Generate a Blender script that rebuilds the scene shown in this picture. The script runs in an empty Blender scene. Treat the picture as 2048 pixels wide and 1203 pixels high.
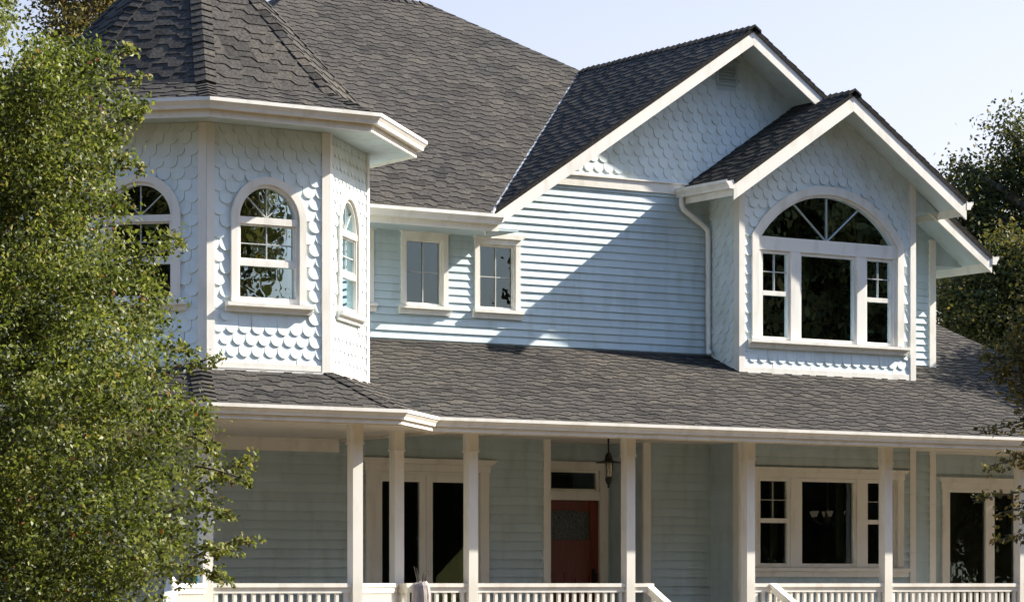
import bpy, math, random
import numpy as np
from mathutils import Vector, Matrix
from mathutils.geometry import tessellate_polygon

random.seed(7)
rng = np.random.default_rng(7)
S = bpy.context.scene
C = S.collection
R = math.radians

# ------------------------------------------------------------------ camera, sky, sun, exposure
EYE = 1.55
PSI = R(33.0)
cam = bpy.data.cameras.new('camera')
cam.sensor_width = 36.0
cam.lens = 6000 / 2048 * 36
cam.shift_y = (1166 - 601.5) / 2048
cam.clip_start = 0.5
cam.clip_end = 3000
camo = bpy.data.objects.new('camera', cam)
C.objects.link(camo)
camo.location = (0, 0, EYE)
camo.rotation_euler = (R(90), 0, -PSI)
S.camera = camo

SUN = Vector((1.0, -0.28, 0.737)).normalized()          # towards the sun
sun_el = math.asin(SUN.z)
sun_az = math.atan2(SUN.x, SUN.y)                      # clockwise from +Y
W = bpy.data.worlds.new('World')
S.world = W
W.use_nodes = True
nt = W.node_tree
bg = nt.nodes['Background']
sky = nt.nodes.new('ShaderNodeTexSky')
sky.sky_type = 'NISHITA'
sky.sun_disc = False
sky.sun_elevation = sun_el
sky.sun_rotation = sun_az
sky.altitude = 50
sky.air_density = 1.0
sky.dust_density = 1.5
sky.ozone_density = 2.5
# pale haze brightening the sky towards the horizon
tcw = nt.nodes.new('ShaderNodeTexCoord')
sep = nt.nodes.new('ShaderNodeSeparateXYZ')
nt.links.new(tcw.outputs['Generated'], sep.inputs[0])
hz = nt.nodes.new('ShaderNodeValToRGB')
hz.color_ramp.interpolation = 'EASE'
hz.color_ramp.elements[0].position = 0.0
hz.color_ramp.elements[0].color = (.65, .68, .8, 1)
hz.color_ramp.elements[1].position = 0.34
hz.color_ramp.elements[1].color = (.95, 1.04, 1.14, 1)
for _p, _c in ((.09, (.98, .76, .70, 1)), (.2, (1.07, .815, .735, 1))):
    _e = hz.color_ramp.elements.new(_p)
    _e.color = _c
nt.links.new(sep.outputs['Z'], hz.inputs[0])
hm = nt.nodes.new('ShaderNodeMixRGB')
hm.blend_type = 'MULTIPLY'
hm.inputs[0].default_value = 1
nt.links.new(sky.outputs[0], hm.inputs[1])
nt.links.new(hz.outputs[0], hm.inputs[2])
nt.links.new(hm.outputs[0], bg.inputs[0])
bg.inputs[1].default_value = 0.105
sl = bpy.data.lights.new('sun', 'SUN')
sl.energy = 5.0
sl.angle = R(0.53)
sl.color = (1.0, 0.93, 0.83)
so = bpy.data.objects.new('sun', sl)
C.objects.link(so)
so.location = (60, 10, 60)
so.rotation_euler = (-SUN).to_track_quat('-Z', 'Y').to_euler()
S.view_settings.view_transform = 'Standard'
S.view_settings.look = 'None'
S.view_settings.gamma = 1.0
S.view_settings.exposure = 1.4
S.render.engine = 'CYCLES'
S.cycles.max_bounces = 8
S.cycles.transparent_max_bounces = 12
S.cycles.sample_clamp_indirect = 6.0


def at(px, py, d):
    """world point seen at photo pixel (px, py) at distance d along the view axis"""
    r = (px - 1024) / 6000 * d
    s, c = math.sin(PSI), math.cos(PSI)
    return Vector((d * s + r * c, d * c - r * s, EYE + (1166 - py) / 6000 * d))


# ------------------------------------------------------------------ materials
def mat(name):
    m = bpy.data.materials.new(name)
    m.use_nodes = True
    n = m.node_tree.nodes
    return m, m.node_tree, n['Principled BSDF']


def node(t, kind, **kw):
    n = t.nodes.new('ShaderNode' + kind)
    for k, v in kw.items():
        setattr(n, k, v)
    return n


def noise(t, scale, detail=4, coord='Object', stretch=None):
    tc = node(t, 'TexCoord')
    src = tc.outputs[coord]
    if stretch:
        mp = node(t, 'Mapping')
        mp.inputs['Scale'].default_value = stretch
        t.links.new(src, mp.inputs[0])
        src = mp.outputs[0]
    nz = node(t, 'TexNoise')
    nz.inputs['Scale'].default_value = scale
    nz.inputs['Detail'].default_value = detail
    t.links.new(src, nz.inputs['Vector'])
    return nz


def ramp(t, src, stops):
    r = node(t, 'ValToRGB')
    e = r.color_ramp.elements
    while len(e) < len(stops):
        e.new(0.5)
    for el, (p, c) in zip(e, stops):
        el.position = p
        el.color = (*c, 1)
    t.links.new(src, r.inputs[0])
    return r


def bump(t, b, src, strength, dist):
    bp = node(t, 'Bump')
    bp.inputs['Strength'].default_value = strength
    bp.inputs['Distance'].default_value = dist
    t.links.new(src, bp.inputs['Height'])
    t.links.new(bp.outputs[0], b.inputs['Normal'])


def painted(name, col, var=0.06, rough=0.55, streak=True):
    m, t, b = mat(name)
    nz = noise(t, 1.7, 6, stretch=(1, 1, .35) if streak else None)
    lo = tuple(c * (1 - var) for c in col)
    hi = tuple(min(1, c * (1 + var * .5)) for c in col)
    r = ramp(t, nz.outputs[0], [(.3, lo), (.7, hi)])
    at_ = node(t, 'Attribute', attribute_name='tone')
    vr = ramp(t, at_.outputs['Fac'], [(0, (.93, .93, .92)), (.5, (1, 1, 1)), (1, (1.05, 1.05, 1.05))])
    mx = node(t, 'MixRGB', blend_type='MULTIPLY')
    mx.inputs[0].default_value = 1
    t.links.new(r.outputs[0], mx.inputs[1])
    t.links.new(vr.outputs[0], mx.inputs[2])
    # grime: small irregular stains
    n5 = noise(t, 5.5, 8, stretch=(1, 1, .3))
    gr = ramp(t, n5.outputs[0], [(.36, (.80, .78, .73)), (.50, (1, 1, 1))])
    m3 = node(t, 'MixRGB', blend_type='MULTIPLY')
    m3.inputs[0].default_value = .55
    t.links.new(mx.outputs[0], m3.inputs[1])
    t.links.new(gr.outputs[0], m3.inputs[2])
    t.links.new(m3.outputs[0], b.inputs['Base Color'])
    b.inputs['Roughness'].default_value = rough
    n2 = noise(t, 60, 3)
    bump(t, b, n2.outputs[0], .15, .004)
    return m


M = {}
M['siding'] = painted('painted_blue_grey_siding', (.49, .588, .61), .10)
M['scale'] = painted('pale_blue_scale_siding', (.69, .77, .765), .07)
M['trim'] = painted('painted_white_trim', (.785, .755, .675), .05, .45)
M['muntin'] = painted('grey_white_grille', (.46, .46, .43), .04, .4, False)
M['gutter'] = painted('white_gutter_enamel', (.79, .765, .695), .04, .35, False)
M['ceiling'] = painted('cream_porch_ceiling', (.72, .66, .56), .05)
M['deck'] = painted('grey_deck_paint', (.27, .25, .22), .15)
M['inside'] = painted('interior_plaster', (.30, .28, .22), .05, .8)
M['curtain'] = painted('sage_curtain_cloth', (.50, .56, .42), .12, .9)
M['pale_curtain'] = painted('pale_yellow_green_cloth', (.80, .77, .42), .08, .9)  # colour stands in for the bright light patch on the French door glass
M['teal'] = painted('teal_glaze', (.02, .16, .22), .1, .2)


def shingle_mat():
    m, t, b = mat('asphalt_shingles')
    at_ = node(t, 'Attribute', attribute_name='tone')
    r = ramp(t, at_.outputs['Fac'], [(0, (.028, .027, .026)), (.15, (.044, .042, .040)), (.5, (.062, .058, .053)), (1, (.084, .077, .067))])
    nz = noise(t, 34, 6)
    mx = node(t, 'MixRGB', blend_type='MULTIPLY')
    mx.inputs[0].default_value = 1
    r2 = ramp(t, nz.outputs[0], [(.32, (.55, .55, .56)), (.68, (1.38, 1.36, 1.32))])
    t.links.new(r.outputs[0], mx.inputs[1])
    t.links.new(r2.outputs[0], mx.inputs[2])
    n3 = noise(t, .8, 4)
    r3 = ramp(t, n3.outputs[0], [(.3, (.86, .88, .9)), (.7, (1.1, 1.08, 1.04))])
    m2 = node(t, 'MixRGB', blend_type='MULTIPLY')
    m2.inputs[0].default_value = 1
    t.links.new(mx.outputs[0], m2.inputs[1])
    t.links.new(r3.outputs[0], m2.inputs[2])
    t.links.new(m2.outputs[0], b.inputs['Base Color'])
    b.inputs['Roughness'].default_value = 1.0
    b.inputs['Specular IOR Level'].default_value = .05
    bump(t, b, nz.outputs[0], .4, .006)
    return m


M['shingle'] = shingle_mat()


def glass_mat():
    m = bpy.data.materials.new('window_glass')
    m.use_nodes = True
    t = m.node_tree
    t.nodes.clear()
    out = node(t, 'OutputMaterial')
    tr = node(t, 'BsdfTransparent')
    tr.inputs[0].default_value = (.84, .87, .84, 1)
    gl = node(t, 'BsdfGlossy')
    gl.inputs['Roughness'].default_value = .0
    gl.inputs[0].default_value = (.64, .87, .98, 1)
    fr = node(t, 'Fresnel')
    fr.inputs[0].default_value = 2.0
    mx = node(t, 'MixShader')
    nz = noise(t, 2.6, 2)
    bp = node(t, 'Bump')
    bp.inputs['Strength'].default_value = .2
    bp.inputs['Distance'].default_value = .008
    t.links.new(nz.outputs[0], bp.inputs['Height'])
    t.links.new(bp.outputs[0], gl.inputs['Normal'])
    t.links.new(fr.outputs[0], mx.inputs[0])
    t.links.new(tr.outputs[0], mx.inputs[1])
    t.links.new(gl.outputs[0], mx.inputs[2])
    t.links.new(mx.outputs[0], out.inputs[0])
    return m


M['glass'] = glass_mat()


def leaded_mat():
    m, t, b = mat('leaded_door_glass')
    tc = node(t, 'TexCoord')
    v = node(t, 'TexVoronoi', feature='DISTANCE_TO_EDGE')
    v.inputs['Scale'].default_value = 16
    t.links.new(tc.outputs['Object'], v.inputs['Vector'])
    r = ramp(t, v.outputs[0], [(.03, (.09, .085, .065)), (.08, (.04, .05, .042))])
    t.links.new(r.outputs[0], b.inputs['Base Color'])
    b.inputs['Roughness'].default_value = .12
    nz = noise(t, 22, 2)
    bump(t, b, nz.outputs[0], .8, .02)
    return m


M['leaded'] = leaded_mat()


def door_mat():
    m, t, b = mat('red_stained_door_wood')
    nz = noise(t, 9, 5, stretch=(6, 6, .5))
    r = ramp(t, nz.outputs[0], [(.3, (.10, .018, .007)), (.7, (.19, .040, .015))])
    t.links.new(r.outputs[0], b.inputs['Base Color'])
    b.inputs['Roughness'].default_value = .4
    return m


M['door'] = door_mat()
m, t, b = mat('black_iron')
b.inputs['Base Color'].default_value = (.012, .011, .011, 1)
b.inputs['Metallic'].default_value = .3
b.inputs['Roughness'].default_value = .5
M['iron'] = m
m, t, b = mat('lantern_glass')
b.inputs['Base Color'].default_value = (.8, .75, .55, 1)
b.inputs['Transmission Weight'].default_value = .8
b.inputs['Roughness'].default_value = .15
M['lantern_glass'] = m
m, t, b = mat('lamp_bulb')
b.inputs['Base Color'].default_value = (.3, .28, .22, 1)
b.inputs['Emission Color'].default_value = (1, .85, .6, 1)
b.inputs['Emission Strength'].default_value = .02
M['bulb'] = m
m, t, b = mat('flashing_metal')
b.inputs['Base Color'].default_value = (.60, .58, .54, 1)
b.inputs['Metallic'].default_value = .0
b.inputs['Roughness'].default_value = .45
M['flashing'] = m


def bark_mat(name, lo, hi):
    m, t, b = mat(name)
    nz = noise(t, 6, 8, stretch=(3, 3, .7))
    r = ramp(t, nz.outputs[0], [(.3, lo), (.7, hi)])
    t.links.new(r.outputs[0], b.inputs['Base Color'])
    b.inputs['Roughness'].default_value = .9
    bump(t, b, nz.outputs[0], .8, .03)
    return m


M['bark'] = bark_mat('grey_brown_bark', (.05, .04, .03), (.17, .14, .11))
M['pale_bark'] = bark_mat('weathered_pale_wood', (.20, .17, .15), (.46, .40, .37))


def leaf_mat(name, stops, transl=.35, rough=.5):
    m = bpy.data.materials.new(name)
    m.use_nodes = True
    t = m.node_tree
    b = t.nodes['Principled BSDF']
    out = t.nodes['Material Output']
    a = node(t, 'Attribute', attribute_name='tone')
    r = ramp(t, a.outputs['Fac'], stops)
    t.links.new(r.outputs[0], b.inputs['Base Color'])
    b.inputs['Roughness'].default_value = rough
    b.inputs['Specular IOR Level'].default_value = .25
    tl = node(t, 'BsdfTranslucent')
    hs = node(t, 'HueSaturation')
    hs.inputs['Saturation'].default_value = 1.1
    hs.inputs['Value'].default_value = 1.5
    t.links.new(r.outputs[0], hs.inputs['Color'])
    t.links.new(hs.outputs[0], tl.inputs[0])
    mx = node(t, 'MixShader')
    mx.inputs[0].default_value = transl
    t.links.new(b.outputs[0], mx.inputs[1])
    t.links.new(tl.outputs[0], mx.inputs[2])
    t.links.new(mx.outputs[0], out.inputs[0])
    return m


M['oak_leaf'] = leaf_mat('oak_leaves', [(0, (.030, .038, .010)), (.35, (.086, .108, .022)), (.7, (.172, .190, .042)), (.93, (.26, .26, .085)), (1, (.24, .10, .04))])
M['far_leaf'] = leaf_mat('far_tree_leaves', [(0, (.018, .028, .010)), (.5, (.048, .062, .018)), (.85, (.10, .10, .026)), (1, (.19, .14, .032))], .3, .6)
M['olive_leaf'] = leaf_mat('olive_tree_leaves', [(0, (.045, .046, .014)), (.5, (.125, .112, .034)), (.85, (.23, .18, .055)), (1, (.34, .22, .07))], .3, .6)


def lawn_mat():
    m, t, b = mat('dry_lawn')
    nz = noise(t, .6, 8)
    r = ramp(t, nz.outputs[0], [(.3, (.060, .041, .013)), (.55, (.105, .067, .023)), (.75, (.15, .10, .038))])
    t.links.new(r.outputs[0], b.inputs['Base Color'])
    b.inputs['Roughness'].default_value = .95
    n2 = noise(t, 35, 4)
    bump(t, b, n2.outputs[0], .6, .05)
    return m


M['lawn'] = lawn_mat()


# ------------------------------------------------------------------ mesh helpers
class MB:
    def __init__(s):
        s.v, s.f, s.t = [], [], []

    def poly(s, pts, tone=.5):
        i = len(s.v)
        s.v.extend([tuple(p) for p in pts])
        s.f.append(tuple(range(i, i + len(pts))))
        s.t.append(tone)

    def hexa(s, p, tone=.5):
        """p: 8 points, bottom ring 0-3 and top ring 4-7 (same order)"""
        i = len(s.v)
        s.v.extend([tuple(q) for q in p])
        for f in ((3, 2, 1, 0), (4, 5, 6, 7), (0, 1, 5, 4), (1, 2, 6, 5), (2, 3, 7, 6), (3, 0, 4, 7)):
            s.f.append(tuple(i + k for k in f))
            s.t.append(tone)

    def box(s, x0, x1, y0, y1, z0, z1):
        s.hexa([(x0, y0, z0), (x1, y0, z0), (x1, y1, z0), (x0, y1, z0), (x0, y0, z1), (x1, y0, z1), (x1, y1, z1), (x0, y1, z1)])

    def extrude(s, ring0, ring1, caps=True, tone=.5):
        n = len(ring0)
        i = len(s.v)
        s.v.extend([tuple(p) for p in ring0])
        s.v.extend([tuple(p) for p in ring1])
        for k in range(n):
            s.f.append((i + k, i + (k + 1) % n, i + n + (k + 1) % n, i + n + k))
            s.t.append(tone)
        if caps:
            s.f.append(tuple(i + k for k in reversed(range(n))))
            s.t.append(tone)
            s.f.append(tuple(i + n + k for k in range(n)))
            s.t.append(tone)

    def tube(s, pts, rad, n=7):
        pts = [Vector(p) for p in pts]
        rings = []
        for k, p in enumerate(pts):
            d = (pts[min(k + 1, len(pts) - 1)] - pts[max(k - 1, 0)]).normalized()
            a = d.cross(Vector((.31, .17, .93)) if abs(d.z) < .9 else Vector((1, 0, 0))).normalized()
            b = d.cross(a)
            rings.append([p + (a * math.cos(2 * math.pi * j / n) + b * math.sin(2 * math.pi * j / n)) * rad[k] for j in range(n)])
        i = len(s.v)
        for r in rings:
            s.v.extend([tuple(q) for q in r])
        for k in range(len(pts) - 1):
            for j in range(n):
                s.f.append((i + k * n + j, i + k * n + (j + 1) % n, i + (k + 1) * n + (j + 1) % n, i + (k + 1) * n + j))
                s.t.append(.5)
        s.f.append(tuple(i + (len(pts) - 1) * n + j for j in range(n)))
        s.t.append(.5)
        s.f.append(tuple(i + j for j in reversed(range(n))))
        s.t.append(.5)

    def lathe(s, c, prof, n=12):
        i = len(s.v)
        for r, z in prof:
            for j in range(n):
                a = 2 * math.pi * j / n
                s.v.append((c[0] + r * math.cos(a), c[1] + r * math.sin(a), c[2] + z))
        for k in range(len(prof) - 1):
            for j in range(n):
                s.f.append((i + k * n + j, i + k * n + (j + 1) % n, i + (k + 1) * n + (j + 1) % n, i + (k + 1) * n + j))
                s.t.append(.5)

    def holed(s, F, outer, holes, w=0.0):
        loops = [[Vector((a, b, 0)) for a, b in outer]] + [[Vector((a, b, 0)) for a, b in h] for h in holes]
        flat = [p for l in loops for p in l]
        i = len(s.v)
        s.v.extend([tuple(F.p(p.x, p.y, w)) for p in flat])
        for tri in tessellate_polygon(loops):
            s.f.append(tuple(i + k for k in tri))
            s.t.append(.5)


WORLD = {}


def build(name, mb, material, parent=None, smooth=False, origin=None):
    vs = np.array(mb.v, dtype=float)
    lo, hi = vs.min(0), vs.max(0)
    o3 = np.array(origin if origin is not None else ((lo[0] + hi[0]) / 2, (lo[1] + hi[1]) / 2, lo[2]))
    me = bpy.data.meshes.new(name)
    me.from_pydata((vs - o3).tolist(), [], mb.f)
    a = me.attributes.new('tone', 'FLOAT', 'FACE')
    a.data.foreach_set('value', np.array(mb.t, dtype=np.float32))
    me.materials.append(M[material])
    if smooth:
        me.polygons.foreach_set('use_smooth', [True] * len(me.polygons))
    me.update()
    o = bpy.data.objects.new(name, me)
    C.objects.link(o)
    WORLD[o.name] = Vector(o3)
    if parent:
        o.parent = parent
        o.location = Vector(o3) - WORLD[parent.name]
    else:
        o.location = o3
    return o


def empty(name, loc, label, cat, group=None):
    o = bpy.data.objects.new(name, None)
    C.objects.link(o)
    o.location = loc
    WORLD[o.name] = Vector(loc)
    tag(o, label, cat, group)
    return o


def tag(o, label, cat, group=None):
    o['label'] = label
    o['category'] = cat
    if group:
        o['group'] = group
    return o


def dup(o, parent, world):
    c = o.copy()
    C.objects.link(c)
    c.parent = parent
    WORLD[c.name] = Vector(world)
    c.location = Vector(world) - WORLD[parent.name]
    return c


class Fr:
    """flat wall frame: u runs right as seen from outside, v is up, w is outward"""
    def __init__(s, o, u):
        s.o, s.u = Vector(o), Vector(u).normalized()
        s.v = Vector((0, 0, 1))
        s.n = s.u.cross(s.v)

    def p(s, a, b, w=0.0):
        return s.o + s.u * a + s.v * b + s.n * w

    def box(s, mb, u0, u1, v0, v1, w0, w1):
        mb.hexa([s.p(u0, v0, w1), s.p(u1, v0, w1), s.p(u1, v0, w0), s.p(u0, v0, w0), s.p(u0, v1, w1), s.p(u1, v1, w1), s.p(u1, v1, w0), s.p(u0, v1, w0)])

    def quad(s, mb, pts, w0, w1):
        mb.extrude([s.p(a, b, w0) for a, b in pts], [s.p(a, b, w1) for a, b in pts])


def clip(poly, conv):
    """Sutherland-Hodgman, conv is counter-clockwise"""
    out = poly
    n = len(conv)
    for i in range(n):
        ax, ay = conv[i]
        bx, by = conv[(i + 1) % n]
        ex, ey = bx - ax, by - ay
        inp, out = out, []
        if not inp:
            return []
        for k in range(len(inp)):
            p, q = inp[k], inp[(k + 1) % len(inp)]
            sp = ex * (p[1] - ay) - ey * (p[0] - ax)
            sq = ex * (q[1] - ay) - ey * (q[0] - ax)
            if sp >= -1e-9:
                out.append(p)
            if (sp > 1e-9 and sq < -1e-9) or (sp < -1e-9 and sq > 1e-9):
                f = sp / (sp - sq)
                out.append((p[0] + (q[0] - p[0]) * f, p[1] + (q[1] - p[1]) * f))
    return out if len(out) > 2 else []


def ccw(p):
    a = sum(p[i][0] * p[(i + 1) % len(p)][1] - p[(i + 1) % len(p)][0] * p[i][1] for i in range(len(p)))
    return p if a > 0 else p[::-1]


def clapboards(mb, F, poly, holes=(), e=.098, v_base=.6, T=.018):
    poly = ccw(poly)
    u0, u1 = min(p[0] for p in poly), max(p[0] for p in poly)
    v0, v1 = min(p[1] for p in poly), max(p[1] for p in poly)
    k = math.floor((v0 - v_base) / e)
    while v_base + k * e < v1:
        vb = v_base + k * e
        spans = [(u0, u1)]
        for (a, b, c, d) in holes:
            if c < vb + e * .9 and d > vb + e * .1:
                ns = []
                for s0, s1 in spans:
                    if b <= s0 or a >= s1:
                        ns.append((s0, s1))
                        continue
                    if a > s0:
                        ns.append((s0, a))
                    if b < s1:
                        ns.append((b, s1))
                spans = ns
        ns = []
        for s0, s1 in spans:
            x = s0
            while s1 - x > 2.4:
                c = x + random.uniform(.9, 2.8)
                if c > s1 - .4:
                    break
                ns.append((x, c - .0015))
                x = c + .0015
            ns.append((x, s1))
        for s0, s1 in ns:
            wob = random.uniform(-.003, .003)
            tn = min(1, max(0, random.gauss(.5, .2)))
            q = clip([(s0, vb), (s1, vb), (s1, vb + e), (s0, vb + e)], poly)
            if not q:
                continue
            h = lambda v: .003 + (T + wob) * max(0, (vb + e - v)) / e
            mb.poly([F.p(a, b, h(b)) for a, b in q], tn)
            lo = min(b for a, b in q)
            bot = [p for p in q if p[1] < lo + 1e-6]
            if len(bot) >= 2:
                a0, a1 = min(p[0] for p in bot), max(p[0] for p in bot)
                mb.poly([F.p(a0, lo, 0), F.p(a1, lo, 0), F.p(a1, lo, h(lo)), F.p(a0, lo, h(lo))])
        k += 1


def fish_scales(mb, F, poly, hole=None, p=.160, e=.128, T=.0225, v_base=0.0, u_base=0.0):
    poly = ccw(poly)
    u0, u1 = min(q[0] for q in poly), max(q[0] for q in poly)
    v0, v1 = min(q[1] for q in poly), max(q[1] for q in poly)
    row = math.floor((v0 - v_base) / e) - 1
    rr = p * .49
    while v_base + row * e < v1:
        vb = v_base + row * e
        off = (row % 2) * p / 2
        c = math.floor((u0 - u_base) / p) - 1
        while u_base + c * p + off < u1 + p:
            uc = u_base + c * p + off + random.uniform(-.003, .003)
            dv = random.uniform(-.0025, .0025)
            top = vb + e * 1.75
            tab = []
            for k in range(9):
                a = math.pi + math.pi * k / 8
                tab.append((uc + rr * math.cos(a), vb + dv + rr + rr * math.sin(a)))
            tab += [(uc + rr, top), (uc - rr, top)]
            c += 1
            if hole and any(hole(x, y) for x, y in tab):
                continue
            q = clip(tab, poly)
            if not q:
                continue
            tt = T * random.uniform(.88, 1.12)
            tn = min(1, max(0, random.gauss(.5, .22)))
            h = lambda v: .002 + tt * max(0, top - v) / (top - vb)
            mb.poly([F.p(a, b, h(b)) for a, b in q], tn)
            for i in range(len(q)):
                a, b = q[i], q[(i + 1) % len(q)]
                if a[1] > top - 1e-4 and b[1] > top - 1e-4:
                    continue
                mb.poly([F.p(*a, 0), F.p(*b, 0), F.p(*b, h(b[1])), F.p(*a, h(a[1]))])
        row += 1


def roof_plane(mb, pts, eave, e=.142, T=.017, org=None, slab=.05, steps=(.06, .17), wav=.058):
    pts = [Vector(p) for p in pts]
    n = Vector((0, 0, 0))
    for i in range(len(pts)):
        n += (pts[i] - pts[0]).cross(pts[(i + 1) % len(pts)] - pts[0])
    n.normalize()
    if n.z < 0:
        n = -n
    a = Vector(eave).normalized()
    b = n.cross(a)
    if b.z < 0:
        a = -a
        b = n.cross(a)
    o = Vector(org) if org is not None else min(pts, key=lambda q: q.z)
    P = lambda u, v, h: o + a * u + b * v + n * h
    poly = ccw([((q - o).dot(a), (q - o).dot(b)) for q in pts])
    mb.extrude([P(u, v, -slab) for u, v in poly], [P(u, v, 0) for u, v in poly], tone=.05)
    u0, u1 = min(q[0] for q in poly) - .3, max(q[0] for q in poly) + .3
    v0, v1 = min(q[1] for q in poly), max(q[1] for q in poly)
    k = math.floor(v0 / e) - 1
    while k * e < v1:
        vb = k * e
        top = vb + e + .075
        u = u0 + random.uniform(-.2, 0)
        lev = random.choice((0, wav))
        tone = random.random()
        segs = []
        while u < u1:
            du = random.uniform(*steps)
            lv = vb - lev + random.uniform(-.006, .006)
            segs.append((u, lv, u + du, lv, tone))
            nl = wav - lev if random.random() < .92 else lev
            if nl != lev:
                s = random.uniform(.02, .06)
                segs.append((u + du, lv, u + du + s, vb - nl, tone))
                u += s
                lev = nl
            u += du
            if random.random() < .85:
                tone = min(1, max(.1, random.gauss(.5, .2)))
        for (x0, y0, x1, y1, tn) in segs:
            q = clip([(x0, y0), (x1, y1), (x1, top), (x0, top)], poly)
            if not q:
                continue
            L = top - vb + wav
            h = lambda v: .002 + T * max(0, top - v) / L
            mb.poly([P(x, y, h(y)) for x, y in q], tn)
            for i in range(len(q)):
                s0, s1 = q[i], q[(i + 1) % len(q)]
                if s0[1] > top - 1e-4 and s1[1] > top - 1e-4:
                    continue
                if abs(s0[0] - s1[0]) < 1e-6 and abs(s0[0] - x0) < 1e-6 and random.random() < .5:
                    continue
                mb.poly([P(*s0, 0), P(*s1, 0), P(*s1, h(s1[1])), P(*s0, h(s0[1]))], .06)
        k += 1


def ridge_caps(mb, p0, p1, n0, n1, w=.13, step=.13, T=.02, lift=.02):
    """overlapping folded caps from p0 (low or front end) to p1; n0, n1 are side directions running down each roof plane"""
    p0, p1 = Vector(p0), Vector(p1)
    d = (p1 - p0)
    L = d.length
    d.normalize()
    n0, n1 = Vector(n0).normalized(), Vector(n1).normalized()
    up = -(n0 + n1).normalized()
    k = 0.0
    while k < L:
        a = p0 + d * k
        b = p0 + d * min(L, k + step * 1.6)
        tn = random.random()
        ha, hb = lift + T + random.uniform(-.004, .004), lift * .5
        A, B = a + up * ha, b + up * hb
        for s in (n0, n1):
            mb.poly([A, A + s * w, B + s * w, B] if s is n0 else [B, B + s * w, A + s * w, A], tn)
            mb.poly([A - up * .03, A + s * w - up * .03, A + s * w, A], tn * .5)
            mb.poly([A + s * w, A + s * w - up * .03, B + s * w - up * .03, B + s * w], tn * .5)
        k += step


def gutter_run(mb, pts, out_dirs, top, depth=.12, h=.115):
    """pts: eave corner points (x, y), out_dirs: mitre direction at each point (already scaled)"""
    prof = [(0, 0), (0, -h), (depth * .6, -h), (depth * .68, -h * .72), (depth * .9, -h * .42), (depth, -h * .34), (depth, 0), (depth * .93, 0), (depth * .93, -.02), (.012, -.02), (.012, 0)]
    rings = []
    for (x, y), (dx, dy) in zip(pts, out_dirs):
        rings.append([(x + dx * a, y + dy * a, top + b) for a, b in prof])
    for r0, r1 in zip(rings, rings[1:]):
        mb.extrude(r0, r1, caps=False)
    mb.poly(rings[0][::-1])
    mb.poly(rings[-1])


def fascia_run(mb, pts, out_dirs, z0, z1, t0, t1):
    rings = [[(x + dx * t0, y + dy * t0, z0), (x + dx * t1, y + dy * t1, z0), (x + dx * t1, y + dy * t1, z1), (x + dx * t0, y + dy * t0, z1)] for (x, y), (dx, dy) in zip(pts, out_dirs)]
    for r0, r1 in zip(rings, rings[1:]):
        mb.extrude(r0, r1)


# ------------------------------------------------------------------ ground
g = MB()
N = 24
for i in range(N):
    for j in range(N):
        x0, x1 = -700 + i * 1500 / N, -700 + (i + 1) * 1500 / N
        y0, y1 = -700 + j * 1500 / N, -700 + (j + 1) * 1500 / N
        g.poly([(x0, y0, 0), (x1, y0, 0), (x1, y1, 0), (x0, y1, 0)])
lawn = build('ground', g, 'lawn', origin=(0, 0, 0))
lawn['kind'] = 'structure'

# ------------------------------------------------------------------ house
H = empty('house', (22, 33, 0), 'two storey pale blue house with turret, white trim, grey shingle roof and front porch', 'house')

YM = 32.3                        # main front wall
YD = 31.67                       # dormer and bay front
FM = Fr((0, YM, 0), (1, 0, 0))
FD = Fr((0, YD, 0), (1, 0, 0))
XD0, XD1 = 24.14, 27.17          # dormer box
XR, XL = 28.08, 15.3             # house right and left walls
m = .66                          # roof pitch
ZE = 6.15
XG0, XG, XG1 = 20.19, 24.41, 28.63
zl = lambda X: ZE + m * (X - XG0)
zr = lambda X: ZE + m * (XG1 - X)
YE = 31.57
zf = lambda Y: ZE + m * (Y - YE)
YRK = 31.68                      # front of main gable roof
pz = lambda Y: 3.45 + .4 * (Y - 29.43)   # porch roof


def arch_pts(uc, half, v0, vs, Rr, n=20):
    zc = vs - math.sqrt(max(0, Rr * Rr - half * half))
    a0 = math.acos(min(1, half / Rr))
    pts = [(uc - half, v0), (uc - half, (v0 + vs) / 2)]
    for k in range(n + 1):
        a = math.pi - a0 - (math.pi - 2 * a0) * k / n
        pts.append((uc + Rr * math.cos(a), zc + Rr * math.sin(a)))
    pts += [(uc + half, (v0 + vs) / 2), (uc + half, v0)]
    return pts


def ring(mb, F, outer, inner, w0, w1):
    n = len(outer)
    for k in range(n - 1):
        a, b, c, d = outer[k], outer[k + 1], inner[k + 1], inner[k]
        mb.poly([F.p(*d, w1), F.p(*c, w1), F.p(*b, w1), F.p(*a, w1)])
        mb.poly([F.p(*a, w0), F.p(*a, w1), F.p(*b, w1), F.p(*b, w0)])
        mb.poly([F.p(*c, w0), F.p(*c, w1), F.p(*d, w1), F.p(*d, w0)])


def frame_rect(mb, F, u0, u1, v0, v1, t, w0, w1):
    F.box(mb, u0, u0 + t, v0, v1, w0, w1)
    F.box(mb, u1 - t, u1, v0, v1, w0, w1)
    F.box(mb, u0 + t, u1 - t, v0, v0 + t, w0, w1 - .001)
    F.box(mb, u0 + t, u1 - t, v1 - t, v1, w0, w1 - .001)


def pane(F, u0, u1, v0, v1, w, parent, material='glass'):
    p = MB()
    p.poly([F.p(u0, v0, w), F.p(u1, v0, w), F.p(u1, v1, w), F.p(u0, v1, w)])
    return build('pane', p, material, parent)


def boards(F, name, parent, specs, material='trim'):
    """one object per board"""
    for sp in specs:
        q = MB()
        F.box(q, *sp)
        build(name, q, material, parent)


def caps(name, parent, runs):
    for args, kw in runs:
        q = MB()
        ridge_caps(q, *args, **kw)
        build(name, q, 'shingle', parent)


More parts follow.
